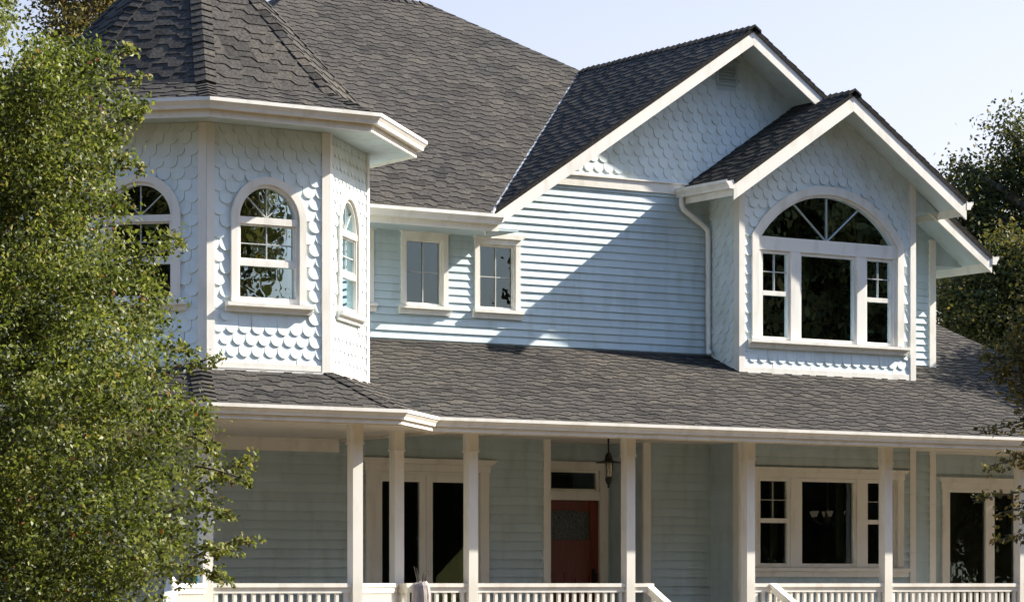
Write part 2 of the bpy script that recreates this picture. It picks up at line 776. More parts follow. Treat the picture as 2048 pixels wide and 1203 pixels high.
def sill(F, u0, u1, v0, v1, out, parent):
    s = MB()
    prof = [(0, v1), (out, v1 - .012), (out, v1 - .05), (out * .55, v1 - .06), (out * .45, v0), (0, v0)]
    s.extrude([F.p(u0, b, a) for a, b in prof], [F.p(u1, b, a) for a, b in prof])
    return build('sill', s, 'trim', parent)


def rect_window(F, u0, u1, v0, v1, cas=.07, cols=2, rows=2, crown=True, hung=False):
    """u0..v1 is the opening in the wall"""
    c = MB()
    F.box(c, u0 - cas, u0, v0, v1, 0, .036)
    F.box(c, u1, u1 + cas, v0, v1, 0, .036)
    F.box(c, u0 - cas, u1 + cas, v1, v1 + .07, 0, .040)
    if crown:
        F.quad(c, [(u0 - cas - .01, v1 + .071), (u1 + cas + .01, v1 + .071), (u1 + cas + .075, v1 + .13), (u0 - cas - .075, v1 + .13)], 0, .075)
    w = build('window', c, 'trim', H)
    f = MB()
    frame_rect(f, F, u0, u1, v0, v1, .016, -.07, .012)
    frame_rect(f, F, u0 + .0161, u1 - .0161, v0 + .0161, v1 - .0161, .017, -.05, -.012)
    build('frame', f, 'gutter', w)
    g_ = MB()
    for k in range(1, cols):
        x = u0 + (u1 - u0) * k / cols
        F.box(g_, x - .006, x + .006, v0 + .03, v1 - .03, -.034, -.02)
    for k in range(1, rows):
        y = v0 + (v1 - v0) * k / rows
        F.box(g_, u0 + .03, u1 - .03, y - .006, y + .006, -.033, -.021)
    build('muntin', g_, 'muntin', w)
    pane(F, u0 + .03, u1 - .03, v0 + .03, v1 - .03, -.035, w)
    sill(F, u0 - cas - .03, u1 + cas + .03, v0 - .12, v0, .09, w)
    return w


def arch_window(F, uc, v0, vs, half=.385, cas=.085):
    c = MB()
    ring(c, F, arch_pts(uc, half + cas, v0, vs, half + cas), arch_pts(uc, half, v0, vs, half), 0, .042)
    w = build('window', c, 'trim', H)
    f = MB()
    ring(f, F, arch_pts(uc, half - .001, v0, vs, half - .001), arch_pts(uc, half - .035, v0, vs, half - .035), -.07, .012)
    hb = half - .035
    F.box(f, uc - half + .002, uc + half - .002, vs - .055, vs + .02, -.07, .018)
    mid = v0 + (vs - .055 - v0) * .50
    F.box(f, uc - hb, uc + hb, v0, v0 + .06, -.07, .008)
    F.box(f, uc - hb, uc + hb, mid - .03, mid + .035, -.06, .006)
    frame_rect(f, F, uc - hb - .001, uc + hb + .001, mid + .036, vs - .056, .018, -.05, -.004)
    build('frame', f, 'gutter', w)
    g_ = MB()
    t = .006
    ym = (mid + vs - .055) / 2
    F.box(g_, uc - t, uc + t, mid + .055, vs - .08, -.033, -.02)
    F.box(g_, uc - hb + .02, uc + hb - .02, ym - t, ym + t, -.032, -.021)
    for a in (45, 90, 135):
        d = (math.cos(R(a)), math.sin(R(a)))
        q = (-d[1] * t, d[0] * t)
        L = hb - .002
        F.quad(g_, [(uc + q[0], vs + .02 + q[1]), (uc - q[0], vs + .02 - q[1]), (uc + d[0] * L - q[0], vs + d[1] * L - q[1]), (uc + d[0] * L + q[0], vs + d[1] * L + q[1])], -.034, -.02)
    build('muntin', g_, 'muntin', w)
    pp = MB()
    pp.poly([F.p(a, b, -.036) for a, b in arch_pts(uc, half - .03, v0 + .02, vs, half - .03)])
    build('pane', pp, 'glass', w)
    sill(F, uc - half - cas - .07, uc + half + cas + .07, v0 - .11, v0, .10, w)
    return w


# ---- turret
TP = [(13.95, 31.84), (13.95, 30.32), (15.02, 29.25), (16.535, 29.25), (17.745, 30.46), (17.745, YM + .02)]
ZT0, ZT1 = 3.93, 6.575
V0T, VST = 4.64, 5.56
turret_base_z = [3.95, 3.95, 3.93, 3.935, 3.90, 3.90]
for k in range(5):
    p0, p1 = TP[k], TP[k + 1]
    L = math.hypot(p1[0] - p0[0], p1[1] - p0[1])
    F = Fr((p0[0], p0[1], 0), (p1[0] - p0[0], p1[1] - p0[1], 0))
    win = k in (1, 2, 3)
    uc = L / 2
    b = MB()
    b.holed(F, [(0, 3.7), (L, 3.7), (L, ZT1 + .1), (0, ZT1 + .1)], [arch_pts(uc, .385, V0T, VST, .385)] if win else [], 0)
    wall = build('turret_wall', b, 'scale', H)
    s = MB()

    def hole(x, y, uc=uc):
        if not (V0T - .02 < y):
            return False
        if y < VST:
            return abs(x - uc) < .40
        return math.hypot(x - uc, y - VST) < .40
    fish_scales(s, F, [(.07, ZT0 + .03), (L - .07, ZT0 + .03), (L - .07, ZT1), (.07, ZT1)], hole if win else None, v_base=ZT0 - .02, u_base=.07)
    build('scale_siding', s, 'scale', wall)
    boards(F, 'corner_board', wall, [(-.012, .085, ZT0 - .1, ZT1, .0, .036), (L - .085, L + .012, ZT0 - .1, ZT1, .0, .034)])
    boards(F, 'base_trim', wall, [(.086, L - .086, ZT0 - .02, ZT0 + .045, .0, .03)])
    fl = MB()
    F.box(fl, -.02, L + .02, ZT0 - .12, ZT0 - .03, -.01, .045)
    build('flashing', fl, 'flashing', wall)
    if win:
        arch_window(F, uc, V0T, VST)

TE = [(13.33, 32.1), (13.33, 30.17), (14.78, 28.72), (16.80, 28.72), (18.27, 30.19), (18.27, 32.1), (16.80, 33.6), (14.78, 33.6)]
APEX = (15.87, 31.16, 9.17)
ZTE = 6.735
tring = [(e[0] + (APEX[0] - e[0]) * .22, e[1] + (APEX[1] - e[1]) * .22, 7.01) for e in TE]
rf = MB()
for k in range(8):
    e0, e1 = TE[k], TE[(k + 1) % 8]
    r0, r1 = tring[k], tring[(k + 1) % 8]
    dr = (e1[0] - e0[0], e1[1] - e0[1], 0)
    roof_plane(rf, [(*e0, ZTE), (*e1, ZTE), r1, r0], dr, e=.15, slab=.03)
    roof_plane(rf, [r0, r1, APEX], dr, e=.17, T=.019, slab=.03, steps=(.10, .24), wav=.075)
turret_roof = build('turret_roof', rf, 'shingle', H)
for k in range(8):
    r0, e0 = Vector(tring[k]), Vector((*TE[k], ZTE))
    d = Vector(APEX) - r0
    nx = Vector(tring[(k + 1) % 8]) - r0
    pv = Vector(tring[k - 1]) - r0
    s0 = (nx - d * (nx.dot(d) / d.length_squared)).normalized()
    s1 = (pv - d * (pv.dot(d) / d.length_squared)).normalized()
    caps('ridge_cap', turret_roof, [((r0, APEX, s0, s1), dict(w=.125, step=.12, lift=.022, T=.012)), ((e0 + (r0 - e0) * .12, r0, s0, s1), dict(w=.11, step=.10, lift=.022, T=.016))])
mit = []
for k in range(8):
    a = Vector((TE[k][0] - TE[k - 1][0], TE[k][1] - TE[k - 1][1], 0)).normalized()
    b = Vector((TE[(k + 1) % 8][0] - TE[k][0], TE[(k + 1) % 8][1] - TE[k][1], 0)).normalized()
    na, nb = Vector((a.y, -a.x, 0)), Vector((b.y, -b.x, 0))
    w_ = (na + nb)
    w_ = w_ / w_.dot(na)
    mit.append((w_.x, w_.y))
sel = [0, 1, 2, 3, 4, 5]
gm = MB()
gutter_run(gm, [TE[k] for k in sel[:5]] + [(18.27, 31.55)], [mit[k] for k in sel[:5]] + [(1, 0)], ZTE + .01)
build('gutter', gm, 'gutter', H)
fm = MB()
fascia_run(fm, [TE[k] for k in sel[:5]] + [(18.27, 31.9)], [mit[k] for k in sel[:5]] + [(1, 0)], ZT1 - .025, ZTE - .004, -.03, -.002)
build('fascia', fm, 'trim', H)
sf = MB()
for k in range(8):
    e0, e1 = TE[k], TE[(k + 1) % 8]
    i0 = (e0[0] + (APEX[0] - e0[0]) * .5, e0[1] + (APEX[1] - e0[1]) * .5)
    i1 = (e1[0] + (APEX[0] - e1[0]) * .5, e1[1] + (APEX[1] - e1[1]) * .5)
    sf.poly([(*e0, ZT1 + .003), (*i0, ZT1 + .003), (*i1, ZT1 + .003), (*e1, ZT1 + .003)])
build('soffit', sf, 'siding', H)

# ---- main upper wall
UW = [(x - .275, x + .275, 5.05, 5.88) for x in (18.56, 19.65, 20.74)]
b = MB()
outer = [(17.7, 3.6), (XR, 3.6), (XR, zr(XR) - .06), (XG, zr(XG) - .06), (20.74, zl(20.74) - .06), (20.6, 6.1), (17.7, 6.1)]
holes = [[(a, c), (b_, c), (b_, d), (a, d)] for a, b_, c, d in UW] + [[(24.3, 4.7), (27.0, 4.7), (27.0, 6.7), (24.3, 6.7)]]
b.holed(FM, outer, holes)
wall = build('upper_wall', b, 'siding', H)
cut = [(a - .05, b_ + .05, c - .1, d + .1) for a, b_, c, d in UW]
for pg in ([(17.745, 4.3), (20.74, 4.3), (20.74, 6.02), (17.745, 6.02)],
           [(20.74, 4.3), (24.16, 4.3), (24.16, 6.72), (21.28, 6.72), (20.74, zl(20.74) - .07)],
           [(27.17, 4.3), (XR - .0, 4.3), (XR, zr(XR) - .05), (27.17, zr(27.17) - .05)]):
    s = MB()
    clapboards(s, FM, pg, cut)
    build('lap_siding', s, 'siding', wall)
s = MB()
fish_scales(s, FM, [(21.36, 6.85), (26.2, 6.85), (26.2, zr(26.2) - .06), (XG, zr(XG) - .06)], lambda x, y: abs(x - XG) < .12 and abs(y - 8.39) < .10, v_base=6.80)
build('scale_siding', s, 'scale', wall)
s = MB()
FM.box(s, 21.42, 24.6, 6.72, 6.85, 0, .04)
FM.box(s, 21.42, 24.6, 6.851, 6.872, 0, .06)
build('belt_trim', s, 'trim', wall)
s = MB()
FM.box(s, XR - .10, XR + .012, 4.3, zr(XR) - .12, .0, .036)
build('corner_board', s, 'trim', wall)
s = MB()
frame_rect(s, FM, XG - .17, XG + .17, 8.25, 8.53, .03, 0, .035)
for k in range(5):
    z = 8.29 + k * .046
    s.hexa([FM.p(XG - .14, z, .030), FM.p(XG + .14, z, .030), FM.p(XG + .14, z + .012, .0), FM.p(XG - .14, z + .012, .0),
            FM.p(XG - .14, z + .012, .034), FM.p(XG + .14, z + .012, .034), FM.p(XG + .14, z + .034, .004), FM.p(XG - .14, z + .034, .004)])
build('gable_vent', s, 'siding', wall)
for a, b_, c, d in UW:
    rect_window(FM, a, b_, c, d)

# side and back walls, second floor slab
s = MB()
FRW = Fr((XR, 0, 0), (0, 1, 0))
FRW.quad(s, [(YM, .3), (42.5, .3), (42.5, 6.4), (YM, 6.4)], -.1, -.002)
clapboards(s, FRW, [(YM + .1, 4.3), (42.5, 4.3), (42.5, 6.4), (YM + .1, 6.4)])
build('side_wall', s, 'siding', H)
s = MB()
FLW = Fr((XL, 42.5, 0), (0, -1, 0))
FLW.quad(s, [(0, .3), (42.5 - YM, .3), (42.5 - YM, 6.4), (0, 6.4)], -.1, -.002)
clapboards(s, FLW, [(0, .6), (42.5 - YM - .02, .6), (42.5 - YM - .02, 6.3), (0, 6.3)])
build('side_wall', s, 'siding', H)
s = MB()
s.box(XL + .01, XR - .11, 42.4, 42.5, .3, 6.4)
build('back_wall', s, 'siding', H)
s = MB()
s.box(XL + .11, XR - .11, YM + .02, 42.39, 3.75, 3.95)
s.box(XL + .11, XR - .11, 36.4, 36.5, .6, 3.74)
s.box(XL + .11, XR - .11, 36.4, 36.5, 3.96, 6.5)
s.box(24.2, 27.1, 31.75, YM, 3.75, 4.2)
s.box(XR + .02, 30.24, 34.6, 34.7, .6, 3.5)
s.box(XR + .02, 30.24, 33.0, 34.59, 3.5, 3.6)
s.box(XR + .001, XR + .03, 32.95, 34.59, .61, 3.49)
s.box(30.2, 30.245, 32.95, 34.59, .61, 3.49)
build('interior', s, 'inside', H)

# ---- main roof
rf = MB()
hip0 = (22.8, 37.4)
left_end = (20.6, 37.4)
zt = zf(37.4)
roof_plane(rf, [(14.77, YE, ZE), (XG0, YE, ZE), (XG, 35.79, zf(35.79)), (*hip0, zt), (*left_end, zt)], (1, 0, 0), org=(14.77, YE, ZE))
rr = (XG1, YRK, ZE)
roof_plane(rf, [(XG0 + .11, YRK, zl(XG0 + .11)), (XG, YRK, zl(XG)), (XG, 35.79, zl(XG))], (0, 1, 0), org=(XG0, YRK, ZE))
roof_plane(rf, [(XG, YRK, zr(XG)), (XG1, YRK, ZE), (XG1, 35.79, ZE), (XG, 35.79, zr(XG))], (0, 1, 0), org=rr)
roof_plane(rf, [(XG1, 35.79, ZE), (XG1, 43.2, ZE), (*hip0, zt), (XG, 35.79, zr(XG))], (0, 1, 0), org=rr)
rf.poly([(14.77, YE, ZE), (*left_end, zt), (14.77, 43.2, ZE)])
rf.poly([(14.77, 43.2, ZE), (*left_end, zt), (*hip0, zt), (XG1, 43.2, ZE)])
main_roof = build('main_roof', rf, 'shingle', H)
caps('ridge_cap', main_roof, [(((XG, YRK - .02, zl(XG)), (XG, 35.75, zl(XG)), (1, 0, -m), (-1, 0, -m)), {}),
                              (((XG, 35.79, zl(XG)), (*hip0, zt), (0, -1, -m), (1, 0, -m)), {}),
                              (((*left_end, zt), (*hip0, zt), (0, -1, -m), (0, 1, -m)), {}),
                              (((14.77, YE, ZE), (*left_end, zt), (0, -1, -m), (-1, 0, -m)), {})])
vf = MB()
va, vb_ = Vector((XG0 + .02, YE + .02, ZE)), Vector((XG - .05, 35.74, zl(XG) - .05))
vn = Vector((0, 0, .034))
vs_ = Vector((.016, -.016, .004))
vf.hexa([va - vs_ + vn * .3, va + vs_ + vn * .3, vb_ + vs_ + vn * .3, vb_ - vs_ + vn * .3, va - vs_ + vn, va + vs_ + vn, vb_ + vs_ + vn, vb_ - vs_ + vn])
build('valley_flashing', vf, 'flashing', main_roof)


def rake(mb, xa, za, xb, zb, y, thick=.03, top=-.035, h=.20):
    mb.hexa([(xa, y, za + top - h), (xb, y, zb + top - h), (xb, y + thick, zb + top - h), (xa, y + thick, za + top - h),
             (xa, y, za + top), (xb, y, zb + top), (xb, y + thick, zb + top), (xa, y + thick, za + top)])


def soffit_slope(mb, xa, za, xb, zb, y0, y1, dz=-.10):
    mb.hexa([(xa, y0, za + dz - .015), (xb, y0, zb + dz - .015), (xb, y1, zb + dz - .015), (xa, y1, za + dz - .015),
             (xa, y0, za + dz), (xb, y0, zb + dz), (xb, y1, zb + dz), (xa, y1, za + dz)])


for ra in ((XG0, ZE, XG, zl(XG), YRK + .015), (XG, zl(XG), XG1, ZE, YRK + .0145)):
    tr = MB()
    rake(tr, *ra)
    build('rake_board', tr, 'trim', main_roof)
tr = MB()
soffit_slope(tr, XG0, ZE, XG, zl(XG), YRK + .046, YM + .01)
soffit_slope(tr, XG, zl(XG), XG1, ZE, YRK + .046, YM + .01)
tr.poly([(XR - .02, YM - .003, ZE - .112), (XG1, YM - .003, ZE - .112), (XR - .02, YM - .003, zr(XR) - .10)])
tr.poly([(XR - .05, YM, ZE - .11), (XG1, YM, ZE - .11), (XG1, 43, ZE - .11), (XR - .05, 43, ZE - .11)])
build('soffit', tr, 'siding', main_roof)
# eaves of the main roof
gm = MB()
gutter_run(gm, [(17.9, YE), (20.30, YE)], [(0, -1), (0, -1)], ZE + .0, depth=.13, h=.12)
build('gutter', gm, 'gutter', H)
gm = MB()
gutter_run(gm, [(XG1, YRK + .0), (XG1, 43.2)], [(1, 0), (1, 0)], ZE + .0, depth=.12, h=.12)
build('gutter', gm, 'gutter', H)
fm = MB()
fm.box(17.8, 20.3, YE - .004, YE + .03, ZE - .20, ZE - .01)
build('fascia', fm, 'trim', H)
fm = MB()
fm.box(XG1 - .03, XG1 - .002, YRK + .05, 43, ZE - .22, ZE - .02)
build('fascia', fm, 'trim', H)
fm = MB()
fm.box(17.7, 20.62, YE + .031, YM + .02, ZE - .185, ZE - .165)
build('soffit', fm, 'siding', H)

# ---- dormer (upper storey of the projecting bay)
XDC = 25.655
ZDR = zr(XDC)
YDR = 31.11
XE0, XE1 = 23.65, 27.65
zdl = lambda X: ZDR - m * (XDC - X)
zdr = lambda X: ZDR - m * (X - XDC)
hw_in, hw_c = 1.20, 1.31
ARC_R, V0D, VSD = 1.45, 4.80, 6.154
b = MB()
b.holed(FD, [(XD0, 4.1), (XD1, 4.1), (XD1, zdr(XD1) - .06), (XDC, ZDR - .06), (XD0, zdl(XD0) - .06)], [arch_pts(XDC, hw_in, V0D, VSD, ARC_R)])
dw = build('dormer_wall', b, 'scale', H)
s = MB()


def dhole(x, y):
    if y < V0D - .02:
        return False
    zc = VSD - math.sqrt(ARC_R ** 2 - hw_in ** 2)
    if y < VSD:
        return abs(x - XDC) < 1.25
    return math.hypot(x - XDC, y - zc) < ARC_R + .05


fish_scales(s, FD, [(XD0 + .07, 4.40), (XD1 - .07, 4.40), (XD1 - .07, zdr(XD1) - .07), (XDC, ZDR - .07), (XD0 + .07, zdl(XD0) - .07)], dhole, v_base=4.36, u_base=XD0)
build('scale_siding', s, 'scale', dw)
boards(FD, 'corner_board', dw, [(XD0 - .012, XD0 + .085, 4.1, zdl(XD0) - .02, 0, .036), (XD1 - .085, XD1 + .012, 4.1, zdr(XD1) - .02, 0, .036)])
boards(FD, 'base_trim', dw, [(XD0 + .086, XD1 - .086, 4.34, 4.42, 0, .03)])
FS = Fr((XD0, YM, 0), (0, -1, 0))
Ls = YM - YD
s = MB()
FS.quad(s, [(0, 4.0), (Ls, 4.0), (Ls, zdl(XD0) - .05), (0, zdl(XD0) - .05)], -.04, -.001)
FS.box(s, 0, Ls - .07, 4.0, 4.2, 0, .004)
sw = build('dormer_side_wall', s, 'scale', H)
s = MB()
fish_scales(s, FS, [(0.0, 4.3), (Ls - .09, 4.3), (Ls - .09, zdl(XD0) - .08), (0.0, zdl(XD0) - .08)], v_base=4.36, u_base=.05)
build('scale_siding', s, 'scale', sw)
s = MB()
FS.box(s, Ls - .09, Ls + .0, 4.1, zdl(XD0) - .02, 0, .012)
build('corner_board', s, 'trim', sw)
s = MB()
s.box(XD1 - .05, XD1 - .002, YD + .01, YM, 4.0, zdr(XD1) - .05)
build('dormer_side_wall', s, 'scale', H)
fl = MB()
FD.box(fl, XD0 - .03, XD1 + .03, 4.27, 4.335, -.01, .05)
build('flashing', fl, 'flashing', dw)
# dormer window
c = MB()
ring(c, FD, arch_pts(XDC, hw_c, V0D, VSD + .035, ARC_R + .11), arch_pts(XDC, hw_in, V0D, VSD, ARC_R), 0, .042)
dwin = build('arched_window', c, 'trim', H)
f = MB()
ring(f, FD, arch_pts(XDC, hw_in - .001, V0D, VSD, ARC_R - .001), arch_pts(XDC, hw_in - .055, V0D, VSD + .005, ARC_R - .055), -.07, .012)
FD.box(f, XDC - hw_in + .002, XDC + hw_in - .002, 5.99, 6.17, -.07, .022)
u_l, u_r = XDC - .57, XDC + .57
for u in (u_l, u_r):
    FD.box(f, u - .075, u + .075, V0D, 5.989, -.07, .020)
for a, b_ in ((XDC - hw_in + .054, u_l - .076), (u_l + .076, u_r - .076), (u_r + .076, XDC + hw_in - .054)):
    frame_rect(f, FD, a, b_, V0D + .001, 5.988, .04, -.06, -.002)
for a, b_ in ((XDC - hw_in + .054, u_l - .076), (u_r + .076, XDC + hw_in - .054)):
    FD.box(f, a + .041, b_ - .041, 5.39, 5.45, -.055, .0)
build('frame', f, 'gutter', dwin)
for a, b_ in ((XDC - hw_in + .054, u_l - .076), (u_r + .076, XDC + hw_in - .054)):
    g_ = MB()
    uc = (a + b_) / 2
    FD.box(g_, uc - .005, uc + .005, 5.45, 5.95, -.033, -.02)
    FD.box(g_, a + .04, b_ - .04, 5.70, 5.712, -.032, -.021)
    build('muntin', g_, 'muntin', dwin)
g_ = MB()
for a in (40, 90, 140):
    d = (math.cos(R(a)), math.sin(R(a)))
    q = (-d[1] * .006, d[0] * .006)
    c0 = (XDC, 6.16)
    lo, hi = 0, 1.4
    zc = VSD - math.sqrt(ARC_R ** 2 - hw_in ** 2)
    while hi - lo > .003:
        mid = (lo + hi) / 2
        if math.hypot(c0[0] + d[0] * mid - XDC, c0[1] + d[1] * mid - zc) < ARC_R - .05:
            lo = mid
        else:
            hi = mid
    FD.quad(g_, [(c0[0] + q[0], c0[1] + q[1]), (c0[0] - q[0], c0[1] - q[1]), (c0[0] + d[0] * lo - q[0], c0[1] + d[1] * lo - q[1]), (c0[0] + d[0] * lo + q[0], c0[1] + d[1] * lo + q[1])], -.034, -.02)
build('muntin', g_, 'muntin', dwin)
pp = MB()
pp.poly([FD.p(a, b_, -.037) for a, b_ in arch_pts(XDC, hw_in - .03, V0D + .02, VSD, ARC_R - .03)])
build('pane', pp, 'glass', dwin)
sill(FD, XDC - hw_c - .06, XDC + hw_c + .06, V0D - .12, V0D, .11, dwin)


def curtain_or_light_patch(F, u0, u1, v0, v1, w, parent, material='curtain', slant=None):  # with slant it builds the painted light patch, not a real curtain
    c = MB()
    n = 14
    amp = .004 if slant else .03
    for k in range(n):
        a, b_ = u0 + (u1 - u0) * k / n, u0 + (u1 - u0) * (k + 1) / n
        wa, wb = w - .004 - amp * (1 + math.sin(k * 2.1)), w - .004 - amp * (1 + math.sin((k + 1) * 2.1))
        ta = v1 if slant is None else min(v1, slant(a))
        tb = v1 if slant is None else min(v1, slant(b_))
        c.poly([F.p(a, v0, wa), F.p(b_, v0, wb), F.p(b_, tb, wb), F.p(a, ta, wa)])
    return build('curtain', c, material, parent)


curtain_or_light_patch(FD, u_r - .28, u_r - .08, V0D, 6.0, -.22, dwin)
curtain_or_light_patch(FD, u_r + .30, XDC + hw_in, V0D, 6.0, -.22, dwin)
curtain_or_light_patch(FD, u_l - .22, u_l - .08, V0D, 6.0, -.22, dwin)

rf = MB()
roof_plane(rf, [(XE0, YDR, zdl(XE0)), (XDC, YDR, ZDR), (XDC, YM - .02, ZDR), (XE0, YM - .02, zdl(XE0))], (0, 1, 0))
roof_plane(rf, [(XDC, YDR, ZDR), (XE1, YDR, zdr(XE1)), (XE1, YRK + .0, zdr(XE1)), (XDC, YRK + .0, ZDR)], (0, 1, 0), org=rr)
droof = build('dormer_roof', rf, 'shingle', H)
cp = MB()
ridge_caps(cp, (XDC, YDR - .02, ZDR), (XDC, YRK, ZDR), (1, 0, -m), (-1, 0, -m))
build('ridge_cap', cp, 'shingle', droof)
for ra in ((XE0, zdl(XE0), XDC, ZDR, YDR + .015), (XDC, ZDR, XE1, zdr(XE1), YDR + .0145)):
    tr = MB()
    rake(tr, *ra, h=.225)
    build('rake_board', tr, 'trim', droof)
tr = MB()
soffit_slope(tr, XE0, zdl(XE0), XDC, ZDR, YDR + .046, YD + .02)
soffit_slope(tr, XDC, ZDR, XE1, zdr(XE1), YDR + .046, YD + .02)
tr.poly([(XD1 - .01, YD - .003, zdr(XE1) - .122), (XE1 - .026, YD - .003, zdr(XE1) - .122), (XD1 - .01, YD - .003, zdr(XD1) - .10)])
tr.poly([(XE0, YD - .0, zdl(XE0) - .12), (XD0 + .02, YD, zdl(XE0) - .12), (XD0 + .02, YM, zdl(XE0) - .12), (XE0, YM, zdl(XE0) - .12)])
tr.poly([(XD1 - .02, YD, zdr(XE1) - .12), (XE1 - .026, YD, zdr(XE1) - .12), (XE1 - .026, YM, zdr(XE1) - .12), (XD1 - .02, YM, zdr(XE1) - .12)])
build('soffit', tr, 'siding', droof)
ze0 = zdl(XE0)
for xf in (XE0 + .001, XE1 - .025):
    tr = MB()
    tr.box(xf, xf + .024, YDR + .05, YM - .001, ze0 - .20, ze0 - .02)
    build('fascia', tr, 'trim', droof)
gm = MB()
gutter_run(gm, [(XE0, YM - .001), (XE0, YDR + .01)], [(-1, 0), (-1, 0)], ze0 + .0, depth=.12, h=.115)
build('gutter', gm, 'gutter', H)
gm = MB()
gutter_run(gm, [(XE1, YDR + .01), (XE1, YM - .001)], [(1, 0), (1, 0)], ze0 + .0, depth=.12, h=.115)
build('gutter', gm, 'gutter', H)
ds = MB()
xg = XE0 - .06
yd = YM - .06
zb_ = pz(yd) + .04
ds.tube([(xg, yd - .04, ze0 - .11), (xg, yd - .04, ze0 - .20), (xg + .04, yd - .03, ze0 - .27), (XD0 - .16, yd, ze0 - .46), (XD0 - .085, yd, ze0 - .52), (XD0 - .075, yd, ze0 - .62), (XD0 - .075, yd, zb_ + .12), (XD0 - .085, yd - .02, zb_ + .05), (XD0 - .12, yd - .10, zb_ + .0)], [.036] * 9, 10)
build('downspout', ds, 'gutter', H, smooth=True)

# ---- porch roof
rf = MB()
PORG = (17.3, 29.43, 3.45)
roof_plane(rf, [(17.3, 29.43, 3.45), (31.0, 29.43, 3.45), (30.15, YM, pz(YM)), (17.3, YM, pz(YM))], (1, 0, 0), org=PORG)
roof_plane(rf, [(XR, YM, pz(YM)), (30.15, YM, pz(YM)), (29.7, 37, pz(37)), (XR, 37, pz(37))], (1, 0, 0), org=PORG)
rf.poly([(XR, 37, pz(37)), (29.7, 37, pz(37)), (30.4, 43, pz(31)), (XR, 43, pz(31))])
roof_plane(rf, [(12.35, 30.9, 3.45), (12.35, 42, 3.45), (XL, 42, 4.63), (XL, 30.9, 4.63)], (0, 1, 0))
PE = [(12.90, 32.44), (12.90, 30.04), (14.57, 28.37), (16.94, 28.37), (18.61, 30.04)]
PC = (15.755, 31.22)
pt = .36
PR = [(x + (PC[0] - x) * pt, y + (PC[1] - y) * pt, 3.45 + .5 * 2.85 * pt) for x, y in PE]
for k in range(4):
    e0, e1 = PE[k], PE[k + 1]
    roof_plane(rf, [(*e0, 3.45), (*e1, 3.45), PR[k + 1], PR[k]], (e1[0] - e0[0], e1[1] - e0[1], 0))
proof = build('porch_roof', rf, 'shingle', H)
for k in (1, 2, 3):
    p0, p1 = Vector((*PE[k], 3.45)), Vector(PR[k])
    d = p1 - p0
    nx = Vector((*PE[k + 1], 3.45)) - p0
    pv = Vector((*PE[k - 1], 3.45)) - p0
    s0 = (nx - d * (nx.dot(d) / d.length_squared)).normalized()
    s1 = (pv - d * (pv.dot(d) / d.length_squared)).normalized()
    caps('ridge_cap', proof, [((p0 + d * .04, p1, s0, s1), dict(w=.12, step=.12, lift=.022, T=.014))])
EV = [(12.90, 32.44), (12.90, 30.04), (14.57, 28.37), (16.94, 28.37), (18.0, 29.43), (31.0, 29.43)]
s2 = math.tan(R(22.5))
EVD = [(-1, 0), (-1, -s2), (-s2, -1), (s2, -1), (s2, -1), (0, -1)]
gm = MB()
gutter_run(gm, EV[:5], EVD[:5], 3.462, depth=.11, h=.11)
build('gutter', gm, 'gutter', H)
gm = MB()
gutter_run(gm, EV[4:], [(s2, -1), (0, -1)], 3.462, depth=.11, h=.11)
build('gutter', gm, 'gutter', H)
fm = MB()
fascia_run(fm, EV, EVD, 3.285, 3.44, -.03, -.002)
build('fascia', fm, 'trim', H)
fm = MB()
fascia_run(fm, EV, EVD, 3.30, 3.35, -.0019, .035)
build('frieze', fm, 'trim', H)
cl = MB()
cl.poly([(17.2, 29.45, 3.41), (30.9, 29.45, 3.41), (30.3, 33.1, 3.41), (17.2, 33.1, 3.41)])
octc = [(12.92, 32.44), (12.92, 30.05), (14.58, 28.39), (16.93, 28.39), (17.98, 29.43), (18.4, 29.75), (18.4, YM), (15.3, YM)]
cl.poly([(x, y, 3.33) for x, y in octc])
cl.box(18.38, 18.42, 29.8, YM, 3.30, 3.41)
build('porch_ceiling', cl, 'ceiling', H)

# ---- ground floor walls
b = MB()
b.holed(FM, [(XL, .3), (XR, .3), (XR, 3.7), (XL, 3.7)], [[(18.92, .62), (20.47, .62), (20.47, 2.96), (18.92, 2.96)], [(21.54, .5), (23.03, .5), (23.03, 3.5), (21.54, 3.5)], [(24.3, 1.5), (27.0, 1.5), (27.0, 3.3), (24.3, 3.3)]])
gw = build('lower_wall', b, 'siding', H)
E = .115
for a, b_, z0, z1 in ((XL, 18.80, .6, 3.33), (20.56, 21.54, .6, 3.42), (18.80, 20.56, 3.02, 3.42), (23.03, XD0, .6, 3.42), (XD1, XR, .6, 3.42)):
    s = MB()
    clapboards(s, FM, [(a, z0), (b_, z0), (b_, z1), (a, z1)], e=E, T=.032)
    build('lap_siding', s, 'siding', gw)
boards(FM, 'frieze', gw, [(XL, 18.4, 3.17, 3.30, 0, .045), (XL, 18.4, 3.301, 3.33, 0, .07)])
boards(FM, 'corner_board', gw, [(21.44, 21.55, .6, 3.41, 0, .04), (23.02, 23.14, .6, 3.41, 0, .04), (XR - .10, XR + .01, .6, 3.41, 0, .036)])
